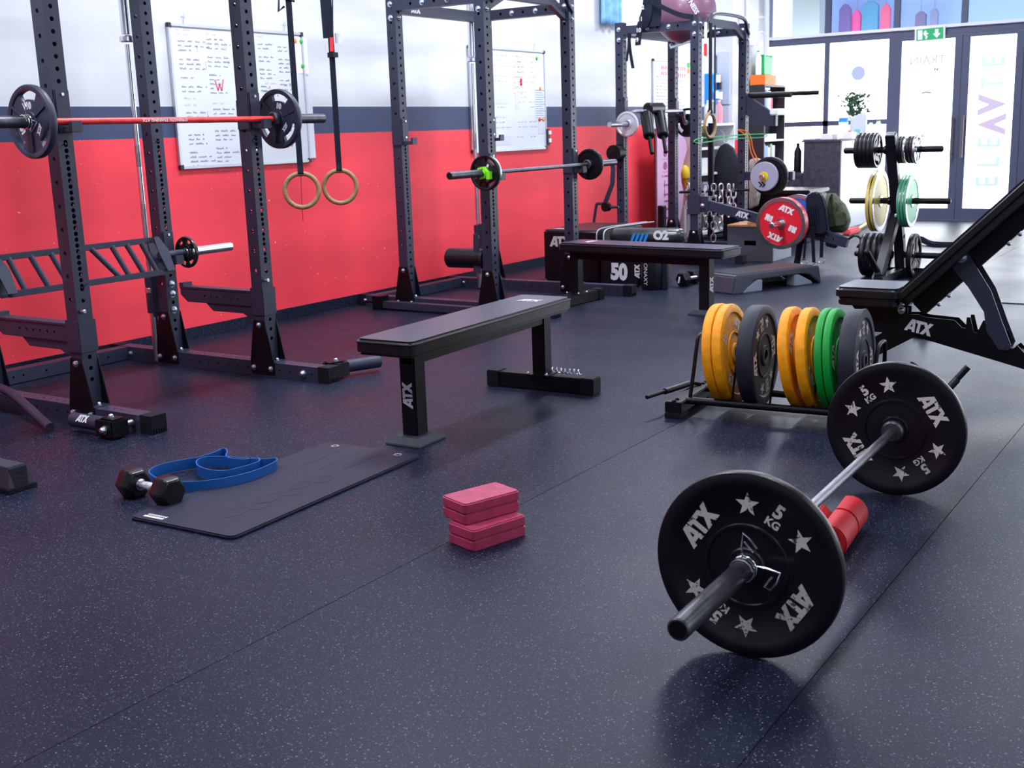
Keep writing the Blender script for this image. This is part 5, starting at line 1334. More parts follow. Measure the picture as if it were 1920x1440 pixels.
m = MB(); m.cyl((9.20, PY, PZ), (10.10, PY, PZ), .0245, n=20, bev=.004); m.build('plate_horn', chrome, t)
m = MB(); m.beam(e1-da3*.18-nz3*.05, e1-da3*.08-nz3*.05, .05, .05); m.build('rubber_stop', caprub, t, bevel=.01)
m = MB(); hk = [e1+nz3*.03, e1+nz3*.06-Vector((0, .04, 0)), e1+nz3*.045-Vector((0, .09, 0)), e1+nz3*(-.0)-Vector((0, .11, 0)), e1+nz3*(-.04)-Vector((0, .09, 0))]; m.tube(smoothpath(hk, 4), .010, 8); m.build('hook', deepblack, t)
def comp2(colm, R, T, kg):
    o = comp_plate(colm, R, T); h = T/2
    for base in (0, 180):
        for (ang, fn) in ((-8, 'logo'), (80, 'kg')):
            a = R_(ang+base+90); outv = Vector((0, -math.cos(a), math.sin(a))); xd = outv.cross(Vector((-1, 0, 0)))
            M = frame(Vector((-h+.0028, 0, 0))+outv*R*.58, xd, outv)
            q = MB()
            if fn == 'logo': logo(q, M, R*.24, 1.05)
            else: text(q, kg, R*.20, M, .004, .001, 1.2); text(q, 'KG', R*.13, frame(Vector((-h+.0028, 0, 0))+outv*R*.42, xd, outv), .003, .001, 1.2)
            q.build('logo' if fn == 'logo' else 'weight_number', whitep, o, norm=False)
    return o
rp = comp2(redp, .218, .032, '25'); place(rp, 9.43, PY, PZ, 0, R_(14), 'red plate with white logo on the lever arm of the end rack')
bp2 = comp_plate(bluep, .218, .026)
place(bp2, 9.825, PY, PZ, 0, 0, 'blue plate with chrome rim just behind the lever arm', group='blue plates on the lever arm')
dup_place(bp2, 9.856, PY, PZ, 0, 0, 'hindmost blue plate with chrome rim on the lever arm horn', 'blue plates on the lever arm')
dup_place(rp, 9.47, PY, PZ, 0, 0, 'second red plate hidden behind the front one on the lever arm')
# grey plate on black wheel, on the other arm
gp_ = thing('grey_disc_plate', 'grey disc with yellow centre before a black bumper plate on the far lever arm', 'weight plate', (10.7, 4.13, .72))
cg = on_x(1433, 331, 10.7)
m = MB(); m.lathe([(.03, -.012), (.134, -.012), (.14, -.006), (.14, .012), (.03, .012)], cg, (1, 0, 0), 48); m.build('disc', mat('lilac_grey_enamel', (.33, .33, .45), .5), gp_)
m = MB(); m.lathe([(.024, -.02), (.042, -.02), (.045, -.012), (.024, -.01)], cg, (1, 0, 0), 28); m.build('yellow_ring', yellowp, gp_)
m = MB(); m.prism([(-.06, -.05), (-.03, -.08), (-.05, -.10), (-.035, -.10), (-.01, -.08), (-.04, -.05)], frame(cg+Vector((-.0125, 0, -.0)), (0, -1, 0), (0, 0, 1)), 0, .001); m.prism([(-.03, -.05), (0, -.08), (-.02, -.10), (-.005, -.10), (.02, -.08), (-.01, -.05)], frame(cg+Vector((-.0125, 0, 0)), (0, -1, 0), (0, 0, 1)), 0, .001); m.build('mark', deepblack, gp_)
bb = bumper('bb', rubber, .185, .05); place(bb, 10.77, cg.y-.03, cg.z, 0, 0, 'black bumper plate behind the grey disc with yellow centre')
t = thing('lever_arm', 'second black lever arm carrying the grey disc, behind the chains', 'arm', (10.84, 4.3, .72))
m = MB(); m.box(10.81, 10.87, 3.9, 4.38, cg.z-.04, cg.z+.04); m.build('arm_tube', steelblack, t); m = MB(); m.cyl((10.62, cg.y, cg.z), (10.81, cg.y, cg.z), .0235, n=20, bev=.003); m.build('plate_horn', chrome, t)
# harness, straps with rings, backpack hanging over the lever arm
t = thing('harness', 'black padded harness with hanging straps and steel rings over the lever arm', 'harness', (9.7, 3.28, .45))
def hp(u, v, x=9.66): return on_x(u, v, x)
m = MB(); m.prism([(1508, 368), (1520, 361), (1533, 360), (1541, 366), (1548, 390), (1553, 434), (1546, 440), (1520, 444), (1512, 435)][::1], Matrix.Identity(4), 0, 0); 
pts = [hp(u, v) for u, v in ((1510, 369), (1520, 362), (1532, 360), (1540, 366), (1547, 388), (1553, 434), (1545, 441), (1522, 440), (1513, 420))]
m = MB(); k = len(pts); m.add(pts+[p+Vector((.14, .03, 0)) for p in pts], [tuple(range(k)), tuple(range(k, 2*k))]+[(i, (i+1) % k, k+(i+1) % k, k+i) for i in range(k)])
m.build('belt_body', webbing, t, bevel=.014, seg=2)
for i in range(5):
    m = MB(); m.ribbon([hp(1514+i*4, 385, 9.645), hp(1517+i*4.5, 420, 9.645)], (0, -.008, 0), .006); m.build('webbing_loop', webbing, t)
for i, (ua, ub, vb, w_, xx) in enumerate(((1505, 1494, 495, .055, 9.78), (1523, 1526, 492, .03, 9.62), (1542, 1540, 482, .03, 9.70), (1513, 1507, 488, .02, 9.70))):
    m = MB(); m.ribbon([hp(ua, 425, xx), hp(ub, vb, xx)], (0, -w_, 0), .005); m.build('strap', webbing, t)
for (u, v, xx) in ((1530, 498, 9.62), (1540, 488, 9.70), (1507, 491, 9.70)):
    m = MB(); c = hp(u, v, xx); m.tube([c+Vector((0, .026*math.cos(2*PI*i/16), .026*math.sin(2*PI*i/16))) for i in range(16)], .0035, 6, closed=True); m.build('steel_ring', chrome, t)
t = thing('backpack', 'olive green backpack hanging behind the lever arm tip', 'bag', (10.3, 3.3, .2))
pts = [(1548, 372), (1552, 363), (1558, 361), (1570, 372), (1580, 382), (1588, 405), (1592, 415), (1586, 432), (1576, 437), (1560, 434), (1550, 420)]
P = [on_x(u, v, 9.93) for u, v in pts]; k = len(P); cc = sum(P, Vector())/k
m = MB(); ringsv = []
for (dx, s) in ((-.07, .80), (-.04, .97), (.04, 1.0), (.10, .9), (.14, .6)): ringsv.append([cc+(p-cc)*s+Vector((dx, 0, .01*math.sin(i*2.1+dx*40))) for i, p in enumerate(P)])
vs = [v for r in ringsv for v in r]; fs = [tuple(range(k)), tuple(range(4*k, 5*k))]
for j in range(4):
    for i in range(k): fs.append((j*k+i, j*k+(i+1) % k, (j+1)*k+(i+1) % k, (j+1)*k+i))
m.add(vs, fs, True); m.build('bag_body', olive, t, bevel=.012)
m = MB(); m.ribbon([on_x(1556, 366, 9.85), on_x(1562, 390, 9.84), on_x(1560, 425, 9.85)], (0, -.05, 0), .02); m.build('shoulder_strap', olive, t)
m = MB(); m.prism([(0, 0), (.11, -.01), (.13, -.12), (.02, -.14)], frame(on_x(1563, 395, 9.86), (0, -1, 0), (0, 0, 1)), 0, .025); m.build('front_pocket', olive, t, bevel=.01)
m = MB(); p = on_x(1560, 366, 9.9); m.ribbon(smoothpath([p, p+Vector((-.08, 0, .01)), Vector((9.745, p.y, p.z-.08)), Vector((9.76, p.y, .31))], 4), (0, .03, 0), .004); m.build('hanging_loop', olive, t)
t = thing('drag_handle', 'coral red pouch with yellow strap lying on the floor by the backpack', 'pouch', tuple(on_z(1595, 436, 0)))
a = on_z(1586, 436, .03); b_ = on_z(1606, 430, .03)
m = MB(); m.beam(a, b_, .10, .06); m.build('pouch', mat('coral_fabric', (.75, .08, .09), .7), t, bevel=.015)
m = MB(); m.beam(b_, on_z(1630, 416, .04), .03, .012); m.build('strap', mat('yellow_webbing', (.8, .75, .25), .7), t)
# chains hanging inside the end rack
links = 0
chains = [(1323, 352, 445, 9.98), (1338, 352, 462, 9.99), (1352, 352, 440, 9.98), (1366, 352, 420, 10.0), (1375, 352, 410, 10.02), (1290, 350, 405, 10.05), (1298, 352, 415, 10.05)]
lk = None
def chainlink(u):
    m = MB(); P = [(0, .022*math.cos(a), .022*math.sin(a)+.014*(1 if math.sin(a) > 0 else -1)) for a in [2*PI*(i+.5)/12 for i in range(12)]]
    m.tube(P, .0068, 6, closed=True); return m
for ci, (u, v0, v1, x) in enumerate(chains):
    top = on_x(u, v0, x); bot = on_x(u, v1, x); L = top.z-bot.z; n = int(L/.058)
    t = thing('steel_chain', 'bright steel chain hanging in the end rack, '+['first at the front upright', 'second and longest in the row', 'third in the row', 'fourth in the row', 'last in the row, near the far upright', 'left of the front upright', 'just left of the front upright'][ci], 'chain', tuple(top), group='steel chains in the end rack')
    for i in range(n):
        if lk is None: lk = chainlink(0).build('chain_link', steel, t, world=False); o = lk
        else: o = lk.copy(); COL.objects.link(o); o.parent = t; WM[o] = WM[t]
        o.location = (0, 0, -i*.058); o.rotation_euler = (0, 0, (PI/2 if i % 2 else 0)+.5*ci)
m = MB(); a, b_ = on_x(1262, 352, 10.03), on_x(1380, 351, 10.03); m.cyl((9.99, 4.70, .62), (10.04, 4.02, .64), .012, n=10); 
t = tag(m.build('chain_rail', deepblack, None, loc=(9.99, 4.70, .62)), 'thin black rail the chains hang from in the end rack', 'rail')
# bands around the uprights
g0, g1 = on_x(1320, 268, 9.68), on_x(1410, 258, 10.84)
m = MB(); P = [Vector((9.68, 4.37, g0.z)), Vector((10.3, 4.35, (g0.z+g1.z)/2+.01)), Vector((10.86, 4.22, g1.z)), Vector((10.88, 4.24, g1.z+.03)), Vector((10.3, 4.36, g0.z+.05)), Vector((9.68, 4.38, g0.z+.035))]
tag(m.tube(smoothpath(P, 5, True), .005, 6, closed=True).build('tube_band', greenband, None, loc=tuple(P[0])), 'thin green band stretched between the end rack uprights', 'resistance band')
m = MB(); P = [on_x(1384, 243, 10.78), on_x(1400, 247, 10.78), on_x(1408, 258, 10.78), on_x(1412, 280, 10.78), on_x(1424, 308, 10.78), on_x(1420, 309, 10.76), on_x(1408, 285, 10.76), on_x(1404, 262, 10.76), on_x(1394, 250, 10.76)]
tag(m.tube(smoothpath(P, 5, True), .0065, 6, closed=True).build('tube_band', orangeband, None, loc=tuple(P[4])), 'orange looped band hanging at the far upright of the end rack', 'resistance band')

# ================================================================== soft boxes and bags beside the middle rack
def softbox(label, x0, x1, y0, y1, z0, z1, name='soft_plyo_box', m_=None, bev=.02, cat='plyo box'):
    t = thing(name, label, cat, ((x0+x1)/2, (y0+y1)/2, z0))
    m = MB(); m.box(x0, x1, y0, y1, z0, z1); o = m.build('cover', m_ or vinyldark, t, bevel=bev, seg=3)
    return t, o
t, o = softbox('large black soft box with white logo against the red wall', 8.10, 8.85, 4.50, 5.045, .001, .43)
m = MB(); logo(m, frame((8.0995, 4.88, .335), (0, -1, 0), (0, 0, 1)), .085, .95); logo(m, frame((8.2, 4.92, .4302), (0, -1, 0), (1, 0, 0)), .07, .9); m.build('logo', whiteprint, o)
m = MB(); m.tube([(8.098, 5.02, .425), (8.098, 4.52, .425)], .004, 6); m.build('piping', vinyl, o)
t, o = softbox('black soft box with white number 50 between big box and sandbag', 8.0, 8.6, 4.10, 4.46, .001, .33)
m = MB(); text(m, '50', .17, frame((7.9995, 4.285, .115), (0, -1, 0), (0, 0, 1)), .010, .001, .85); logo(m, frame((7.9995, 4.125, .13), (0, 0, 1), (0, 1, 0)), .045, 1.0); m.build('print', whiteprint, o)
m = MB()
for y in (4.37, 4.25): m.prism([(-.02, 0), (.025, 0), (.0, .035), (-.018, .04)], frame((7.9995, y, .21), (0, -1, 0), (0, 0, 1)), 0, .001)
m.build('yellow_mark', yellowp, o)
t = thing('strap_band', 'black strap with white edges laid over the two soft boxes', 'strap', (8.1, 4.43, .44))
m = MB(); P = smoothpath([(7.985, 4.44, .26), (7.985, 4.44, .36), (8.0, 4.44, .43), (8.10, 4.43, .452), (8.4, 4.40, .452), (8.7, 4.36, .452)], 5); m.ribbon(P, (0, .085, 0), .006); m.build('webbing', webbing, t)
m = MB(); 
for dy in (-.032, .032): m.ribbon([(p.x-.004 if p.z < .44 else p.x, p.y+dy, p.z+(.004 if p.z > .42 else 0)) for p in P], (0, .009, 0), .006)
m.build('white_edging', whiteweb, t)
t = thing('water_bag', 'shiny grey and black training bag with blue stripes lying on the soft box', 'bag', (8.3, 4.1, .335))
m = MB(); m.lathe([(1e-5, 0), (.03, .0), (.055, .02), (.062, .06), (.060, .30), (.062, .56), (.052, .60), (.03, .62), (1e-5, .62)], (8.12, 4.42, .395), (.12, -1, 0), 24, closed=False)
o = m.build('bag_body', mat('smoky_vinyl', (.030, .034, .040), .30, 0, .6, 22, coat=.2, vary=.5, vscale=9), t)
m = MB(); 
for i in range(4): m.prism([(-.03+i*.036, -.04), (-.008+i*.036, -.04), (.022+i*.036, .03), (0+i*.036, .03)], frame((8.084, 4.20, .385), Vector((.10, -1, 0)), (0, 0, 1)), 0, .003)
m.build('blue_stripes', mat('azure_print', (.01, .25, .75), .5), o)
m = MB(); text(m, 'O2', .09, frame((8.112, 3.975, .40), Vector((.12, -1, 0)), (0, 0, 1)), .006, .002); m.build('lettering', whitep, o, norm=False)
t = thing('sandbag', 'black cylindrical sandbag with faint white lettering standing by the soft box', 'bag', (7.98, 3.985, 0))
m = MB(); m.lathe([(1e-5, 0), (.082, 0), (.090, .02), (.092, .20), (.086, .245), (.05, .255), (1e-5, .255)], (7.99, 3.985, .0), (0, 0, 1), 26, closed=False); o = m.build('bag_body', vinyldark, t)
m = MB(); m.box(7.975, 8.02, 3.865, 3.90, .0, .25); m.build('end_flap', webbing, t, bevel=.006)
nn = Vector((-.98, .18, 0)).normalized()
m = MB(); text(m, 'IONAXY', .048, frame(Vector((7.99, 3.985, .13))+nn*.0925, (0, 0, -1), Vector((0, 0, -1)).cross(nn)*-1), 0, .001, 1.0); m.build('lettering', whiteprint, o, norm=False)
t = thing('hex_dumbbell', 'small hexagonal dumbbell on the floor beside the sandbag', 'dumbbell', (8.25, 3.95, 0))
for i, x in enumerate((8.18, 8.36)):
    m = MB(); m.cyl((x, 3.84, .055), (x+.07, 3.82, .055), .060, n=6, bev=.01); o = m.build('rubber_head', rubber, t)
m = MB(); m.cyl((8.25, 3.82, .055), (8.36, 3.79, .055), .015, n=12); m.build('handle', chrome, t)
m = MB(); m.prism([(-.018, -.025), (-.006, -.03), (.004, .02), (-.008, .025)], frame((8.1795, 3.845, .055), (0, -1, 0), (0, 0, 1)), 0, .002); m.build('white_mark', whitep, t)

# step platform
ang = math.atan2(2.924-3.284, 8.754-7.931)
t = thing('step_platform', 'low grey aerobic step platform with pale feet behind the second bench', 'step', (8.42, 3.28, 0), ang)
m = MB(); L, W, Z = .475, .19, .135
prof = [(-L, .0), (-L+.04, .128), (-L+.07, Z), (L-.07, Z), (L-.04, .128), (L, .0), (L-.012, .0), (L-.10, .085), (L-.2, .10), (-L+.2, .10), (-L+.10, .085), (-L+.10, .0)]
prof = [(-L, 0), (-L+.03, .125), (-L+.05, Z), (L-.05, Z), (L-.03, .125), (L, 0), (L-.02, 0), (L-.14, .075), (L-.22, .09), (-L+.22, .09), (-L+.14, .02), (-L+.13, .0)]
m.prism(prof, frame((0, 0, 0), (1, 0, 0), (0, 0, 1)), -W, W); m.build('deck', mat('step_dark_plastic', (.05, .052, .075), .38, 0, .3, 120), t, world=False, bevel=.008)
m = MB(); m.box(-L+.08, L-.08, -W+.03, W-.03, Z+.0005, Z+.004); m.build('ribbed_top', rubber, t, world=False)
for xx in (-.22, .22):
    for yy in (-.15, .15):
        m = MB(); sg = 1 if xx > 0 else -1
        m.prism([(xx-sg*.05, 0), (xx+sg*.15, 0), (xx+sg*.14, .02), (xx+sg*.0, .085), (xx-sg*.05, .085)], frame((0, yy, 0), (1, 0, 0), (0, 0, 1)), -.045, .045)
        m.build('support_foot', stepgrey, t, world=False, bevel=.006)
# wooden plyo box
t = thing('plyo_box', 'grey wooden plyo box with hand slot and plywood top under the lever arm', 'plyo box', (10.22, 3.99, 0))
m = MB(); x0, x1, y0, y1 = 9.985, 10.46, 3.775, 4.215
m.box(x0, x0+.018, y0, 3.935, 0, .31); m.box(x0, x0+.018, 4.05, y1, 0, .31); m.box(x0, x0+.018, 3.935, 4.05, 0, .14); m.box(x0, x0+.018, 3.935, 4.05, .185, .31)
m.build('front_panel', boxgrey, t)
for (a, b, c, d) in ((x0+.018, x1, y0, y0+.018), (x0+.018, x1, y1-.018, y1), (x1-.018, x1, y0+.018, y1-.018)):
    m = MB(); m.box(a, b, c, d, 0, .31); m.build('side_panel', mat('lit_grey_board', (.30, .32, .38), .6), t)  # sides paler than the front: light falling on them is in the colour
m = MB(); m.box(x0-.003, x1, y0, y1, .31, .328); m.build('top_board', plywood, t)
tag(MB().box(10.02, 10.35, 3.80, 4.04, .3285, .352).build('wooden_board', plywood, None, bevel=.006, loc=(10.2, 3.92, .3285)), 'small plywood board lying on top of the grey plyo box', 'board')

# pink display panel at the end of the red wall
t = thing('display_panel', 'pink display panel with rows of purple dots and a wavy edge at the wall', 'display', (11.45, 5.5, 0))
P = [(0, 0), (.50, 0), (.50, .10), (.62, .35), (.66, .50), (.60, .62), (.58, .72), (.66, .85), (.74, .98), (.70, 1.08), (.56, 1.16), (.50, 1.21), (0, 1.21)]
m = MB(); m.prism(smoothpath([(a, b, 0) for a, b in P[3:]], 1) and P, frame((11.12, 5.5, 0), (1, 0, 0), (0, 0, 1)), -.012, .012); o = m.build('panel_board', pinkpanel, t)
m = MB(); m.box(11.095, 11.118, 5.492, 5.512, 0, 1.21); m.build('side_edge', mat('maroon_edge', (.18, .02, .04), .6), t)
for z in (1.09, .955, .82):
    for x in (.19, .47):
        m = MB(); m.lathe([(1e-5, 0), (.042, 0), (.042, .002), (1e-5, .002)], (11.12+x, 5.487, z), (0, -1, 0), 20, closed=False); m.build('purple_dot', purple, o)
        m = MB(); m.box(11.12+x-.06, 11.12+x+.06, 5.486, 5.4875, z-.066, z-.062); m.build('caption_line', purple, o)
m = MB(); text(m, '+tutti', .30, frame((11.33, 5.487, .40), (0, 0, 1), (-1, 0, 0)), -.004, .001); m.build('lettering', purple, o, norm=False)
t = thing('foam_roller', 'small black upright cylinder before the pink display panel', 'roller', (11.1, 5.42, .3)); m = MB(); m.cyl((11.05, 5.40, .001), (11.05, 5.40, .42), .045, n=20, bev=.008); m.build('roller_body', rubber, t)
# white shelf with plant and bottles between panel and pillar
t = thing('shelf_unit', 'white open shelf unit behind the end rack holding bottles and a plant', 'shelf', (12.45, 5.5, 0))
for z in (.02, .42, .68, .96, 1.22): 
    m = MB(); m.box(11.98, 12.92, 5.38, 5.66, z, z+.025); m.build('shelf_board', whitep, t)
for x in (11.96, 12.92):
    m = MB(); m.box(x, x+.02, 5.38, 5.66, 0, 1.245); m.build('side_panel', whitep, t)
m = MB(); m.box(11.98, 12.92, 5.645, 5.66, .045, 1.22); m.build('back_panel', mat('shelf_back', (.05, .055, .065), .7), t)
def bottle(label, x, y, z, r, h, c, cap=None, name='bottle'):
    t = thing(name, label, 'bottle', (x, y, z))
    m = MB(); m.lathe([(1e-5, 0), (r, 0), (r, h*.72), (r*.45, h*.86), (r*.42, h*.94), (1e-5, h*.94)], (x, y, z), (0, 0, 1), 18, closed=False); m.build('body', c, t)
    m = MB(); m.cyl((x, y, z+h*.94), (x, y, z+h), r*.46, n=14); m.build('cap', cap or c, t)
    return t
def plant(label, x, y, z, hh, wv, n=40, pot=whitep, pr=.07, ph=.12, col=leafg, seed=1, lsize=.05):
    t = thing('potted_plant', label, 'plant', (x, y, z))
    m = MB(); m.lathe([(1e-5, 0), (pr*.75, 0), (pr, ph), (pr*.9, ph), (pr*.7, ph*.9), (1e-5, ph*.9)], (x, y, z), (0, 0, 1), 20, closed=False); m.build('pot', pot, t)
    r = random.Random(seed); lv = MB(); st = MB()
    for i in range(n):
        a = r.uniform(0, 2*PI); q = Vector((x+math.cos(a)*wv*r.uniform(.1, 1), y+math.sin(a)*wv*r.uniform(.1, 1), z+ph+hh*r.uniform(.25, 1)))
        if i % 4 == 0: st.tube([(x, y, z+ph*.9), ((x+q.x)/2, (y+q.y)/2, q.z*.6+(z+ph)*.4), q], .0025, 5)
        d = Vector((r.uniform(-1, 1), r.uniform(-1, 1), r.uniform(-.2, 1))).normalized(); s_ = d.cross(Vector((r.uniform(-1, 1), r.uniform(-1, 1), r.uniform(-1, 1)))).normalized(); l = lsize*r.uniform(.7, 1.3)
        lv.add([q, q+d*l*.5+s_*l*.22, q+d*l, q+d*l*.5-s_*l*.22], [(0, 1, 2, 3)])
    st.build('stems', leafg, t); tag(lv.build('leaves', col, t, norm=False), kind='stuff')
    return t
plant('bright green plant in a white pot on the white shelf', 12.05, 5.46, .985, .16, .09, 60, col=mat('lime_leaf', (.25, .50, .05), .6), seed=3, lsize=.07)
softbox('white box on the middle board of the white shelf', 12.1, 12.40, 5.42, 5.6, .7055, .87, 'storage_box', whitep, .006, 'box')
softbox('grey blue box low on the white shelf', 12.15, 12.42, 5.42, 5.6, .4455, .60, 'storage_box', silverfoil, .006, 'box')
for i, (u, v0, c) in enumerate(((1327, 222, paper), (1336, 226, glasscl), (1343, 232, mat('pale_red_plastic', (.7, .25, .3), .5)))):
    bottle(['white bottle standing at the left on top of the white shelf', 'clear bottle in the middle on top of the white shelf', 'pale red bottle at the right on top of the white shelf'][i], 12.45+.15*i, 5.5, 1.2455, .045, .26, c, whitep)
t = thing('watering_can', 'yellow plastic jug with white sleeve on a shelf by the pink panel', 'jug', (11.9, 5.3, .5))
p = on_x(1283, 325, 11.9); m = MB(); m.lathe([(1e-5, -.05), (.06, -.05), (.07, 0), (.05, .06), (.02, .09), (1e-5, .09)], p, (0, 0, 1), 18, closed=False); m.build('jug_top', yellowp, t)
m = MB(); m.beam(p+Vector((0, 0, -.05)), p+Vector((.05, -.08, -.35)), .05, .03, (1, 0, 0)); m.build('handle_bar', yellowp, t, bevel=.008)
m = MB(); m.beam(p+Vector((0, .01, -.36)), p+Vector((0, .01, -.80)), .05, .05, (1, 0, 0)); m.build('white_leg', whitep, t)
# dark clothes hanging before the pillar
t = thing('hanging_jacket', 'black jacket and dark trousers hanging before the pillar behind the end rack', 'jacket', (12.7, 5.2, .3))
P = [(1350, 275), (1362, 268), (1374, 277), (1386, 300), (1392, 330), (1390, 395), (1376, 410), (1362, 402), (1352, 410), (1340, 400), (1338, 330), (1342, 295)]
Q = [on_x(u, v, 12.5) for u, v in P]; k = len(Q); cc = sum(Q, Vector())/k; rings_ = [[cc+(p-cc)*s+Vector((dx, 0, 0)) for p in Q] for dx, s in ((-.06, .75), (-.03, 1), (.04, 1), (.07, .8))]
m = MB(); m.add([v for r in rings_ for v in r], [tuple(range(k)), tuple(range(3*k, 4*k))]+[(j*k+i, j*k+(i+1) % k, (j+1)*k+(i+1) % k, (j+1)*k+i) for j in range(3) for i in range(k)]); m.build('cloth', mat('black_cloth', (.010, .012, .020), .85, 0, .5, 60), t, bevel=.01)
a = on_x(1357, 268, 12.5); m = MB(); m.tube([a, a+Vector((0, 0, .10)), a+Vector((0, .04, .14))], .006, 6); m.build('hanger_hook', steel, t)
t = thing('coat_stand', 'slim black stand pole behind the end rack front upright', 'stand', (12.4, 4.95, 0))
p = on_z(1330, 455, 0); p = on_x(1333, 300, 11.95); m = MB(); m.cyl((p.x, p.y, 0), (p.x, p.y, 1.25), .035, n=14); m.build('pole', deepblack, t); m = MB(); m.cyl((p.x, p.y, 0), (p.x, p.y, .02), .15, n=24); m.build('base', deepblack, t)
t = thing('knit_sack', 'beige cloth sack hanging right of the end rack far upright', 'bag', (11.6, 4.55, .4))
P = [(1405, 300), (1415, 296), (1430, 300), (1428, 312), (1418, 325), (1424, 360), (1420, 385), (1405, 392)]
Q = [on_x(u, v, 11.6) for u, v in P]; k = len(Q); cc = sum(Q, Vector())/k; rings_ = [[cc+(p-cc)*s+Vector((dx, 0, 0)) for p in Q] for dx, s in ((-.05, .7), (-.02, 1), (.05, 1), (.08, .7))]
m = MB(); m.add([v for r in rings_ for v in r], [tuple(range(k)), tuple(range(3*k, 4*k))]+[(j*k+i, j*k+(i+1) % k, (j+1)*k+(i+1) % k, (j+1)*k+i) for j in range(3) for i in range(k)], True); m.build('cloth', beige, t, bevel=.01)
t = thing('black_trunk', 'low black trunk standing behind the chains and grey plyo box', 'box', (11.9, 4.6, 0)); m = MB(); m.box(11.7, 12.3, 4.05, 5.0, 0, .50); m.build('trunk_body', deepblack, t, bevel=.02)
m = MB(); m.box(11.68, 12.32, 4.03, 5.02, .50, .54); m.build('trunk_lid', rubber, t, bevel=.01)

# blue object and wall ladder, pillar
t = thing('first_aid_station', 'bright blue wall dispenser with white bottles left of the pillar', 'dispenser', (12.9, 5.6, 1.4))
a, b_ = on_y(1333, 141, 5.6), on_y(1349, 195, 5.6)
m = MB(); m.box(a.x, b_.x+.02, 5.60, YW, b_.z, a.z+.02); m.build('back_plate', cyanb, t, bevel=.006)
for i, (u, v) in enumerate(((1346, 148), (1349, 161), (1343, 178), (1350, 180))):
    p = on_y(u, v, 5.56); m = MB(); m.cyl((p.x, 5.56, p.z-.04), (p.x, 5.56, p.z+.045), .030, n=12); m.build('bottle', [whitep, cornerblk, whitep, whitep][i], t)
t = thing('wall_ladder', 'white tubular wall ladder above the bookcase', 'ladder', (14.1, 5.4, 1.7))
wl = mat('white_tube', (.60, .62, .70), .4)
xr = 14.05; pr = on_x(1437, 60, xr)
m = MB(); m.cyl((xr, pr.y, 1.69), (xr, pr.y, 3.6), .035, n=14); m.build('rail', wl, t)
for v in (32, 60, -5):
    a = on_x(1400, v-12, xr-.35); z = on_x(1437, v, xr).z
    m = MB(); m.tube(smoothpath([(xr-.01, pr.y, z-.08), (xr-.02, pr.y+.02, z-.02), (xr-.07, pr.y+.04, z), (xr-.45, pr.y+.10, z)], 4), .018, 10); m.build('rung', wl, t)
t = thing('electrical_cabinet', 'pale grey tall cabinet fixed on the pillar', 'cabinet', (13.05, 5.58, 1.1))
m = MB(); m.box(13.055, 13.098, 5.50, 5.66, 1.46, 2.06); m.build('cabinet_door', mat('pale_grey_steel', (.52, .55, .62), .5), t, bevel=.005)
m = MB(); m.box(13.055, 13.098, 5.50, 5.66, 1.07, 1.45); m.build('cabinet_door', mat('pale_grey_steel', (.5, .5, .6), .5), t, bevel=.005)
m = MB(); m.box(13.25, 13.62, 5.40, 5.478, 2.14, 2.46); m.build('junction_box', wl, t, bevel=.008); m = MB(); m.tube([(13.45, 5.45, 2.46), (13.45, 5.45, 3.9)], .02, 8); m.build('conduit', wl, t)

# ================================================================== bookcase and reception counter
X0, X1, Y0, Y1 = 13.56, 14.26, 5.26, 5.46
t = thing('bookcase', 'narrow black bookcase full of folders before the glazed wall', 'bookcase', ((X0+X1)/2, 5.35, 0))
bkm = mat('black_laminate', (.018, .016, .024), .5); shw = mat('lit_shelf_edge', (.62, .65, .62), .5)  # pale shelf boards: light on their edges is put into the colour
for x in (X0, X1-.018):
    m = MB(); m.box(x, x+.018, Y0, Y1, 0, 1.66); m.build('side_panel', bkm, t)
m = MB(); m.box(X0+.018, X1-.018, Y1-.01, Y1, 0, 1.64); m.build('back_panel', mat('navy_back', (.03, .045, .08), .6), t)
m = MB(); m.box(X0, X1, Y0, Y1, 1.66, 1.68); m.build('top_panel', bkm, t)
SZ = [.35, .70, 1.03, 1.35]
for z in [.02]+SZ:
    m = MB(); m.box(X0+.018, X1-.018, Y0+.004, Y1-.01, z-.02, z); m.build('shelf_board', shw, t)
bi = 0
first = {}
for z, cols in ((1.35, (booknavy, bookblue, bookwhite, bookred)), (1.03, (bookwhite, bookwhite, bookwhite)), (.70, (bookblue, bookblue, bookwhite, mat('book_green', (.20, .30, .18), .6), bookwhite)), (.35, (bookblue, bookwhite, bookred, bookblue, bookwhite)), (.02, (bookwhite, bookblue, booknavy, bookwhite))):
    x = X0+.022
    for j, c in enumerate(cols):
        wd = .060+.012*((bi*7) % 3); hh = .24+.02*((bi*5) % 3)
        if z == 1.03: wd, hh = .14, .07
        m = MB(); m.box(x, x+wd, Y0+.015, Y1-.02, z+.0005, z+hh); o = m.build('folder', c, None, bevel=.003, loc=(x, Y0+.02, z))
        tag(o, '%s %s on the %s shelf of the black bookcase, %s from the left' % (c.name.split('_')[1], 'bundle' if z == 1.03 else 'folder', {1.35: 'top', 1.03: 'second', .70: 'third', .35: 'fourth', .02: 'bottom'}[z], ['first', 'second', 'third', 'fourth', 'fifth'][j]), 'folder', 'folders in the black bookcase')
        x += wd+.003; bi += 1
a = on_x(1408, 155, X0)
softbox('orange box on top of the black bookcase', X0+.0, X0+.34, 5.26, 5.45, 1.681, 1.80, 'cardboard_box', orange, .004, 'box')
softbox('pink and white patterned box at the right on top of the bookcase', X0+.36, X0+.68, 5.26, 5.44, 1.681, 1.80, 'cardboard_box', mat('pale_pink_card', (.80, .58, .52), .6), .004, 'box')
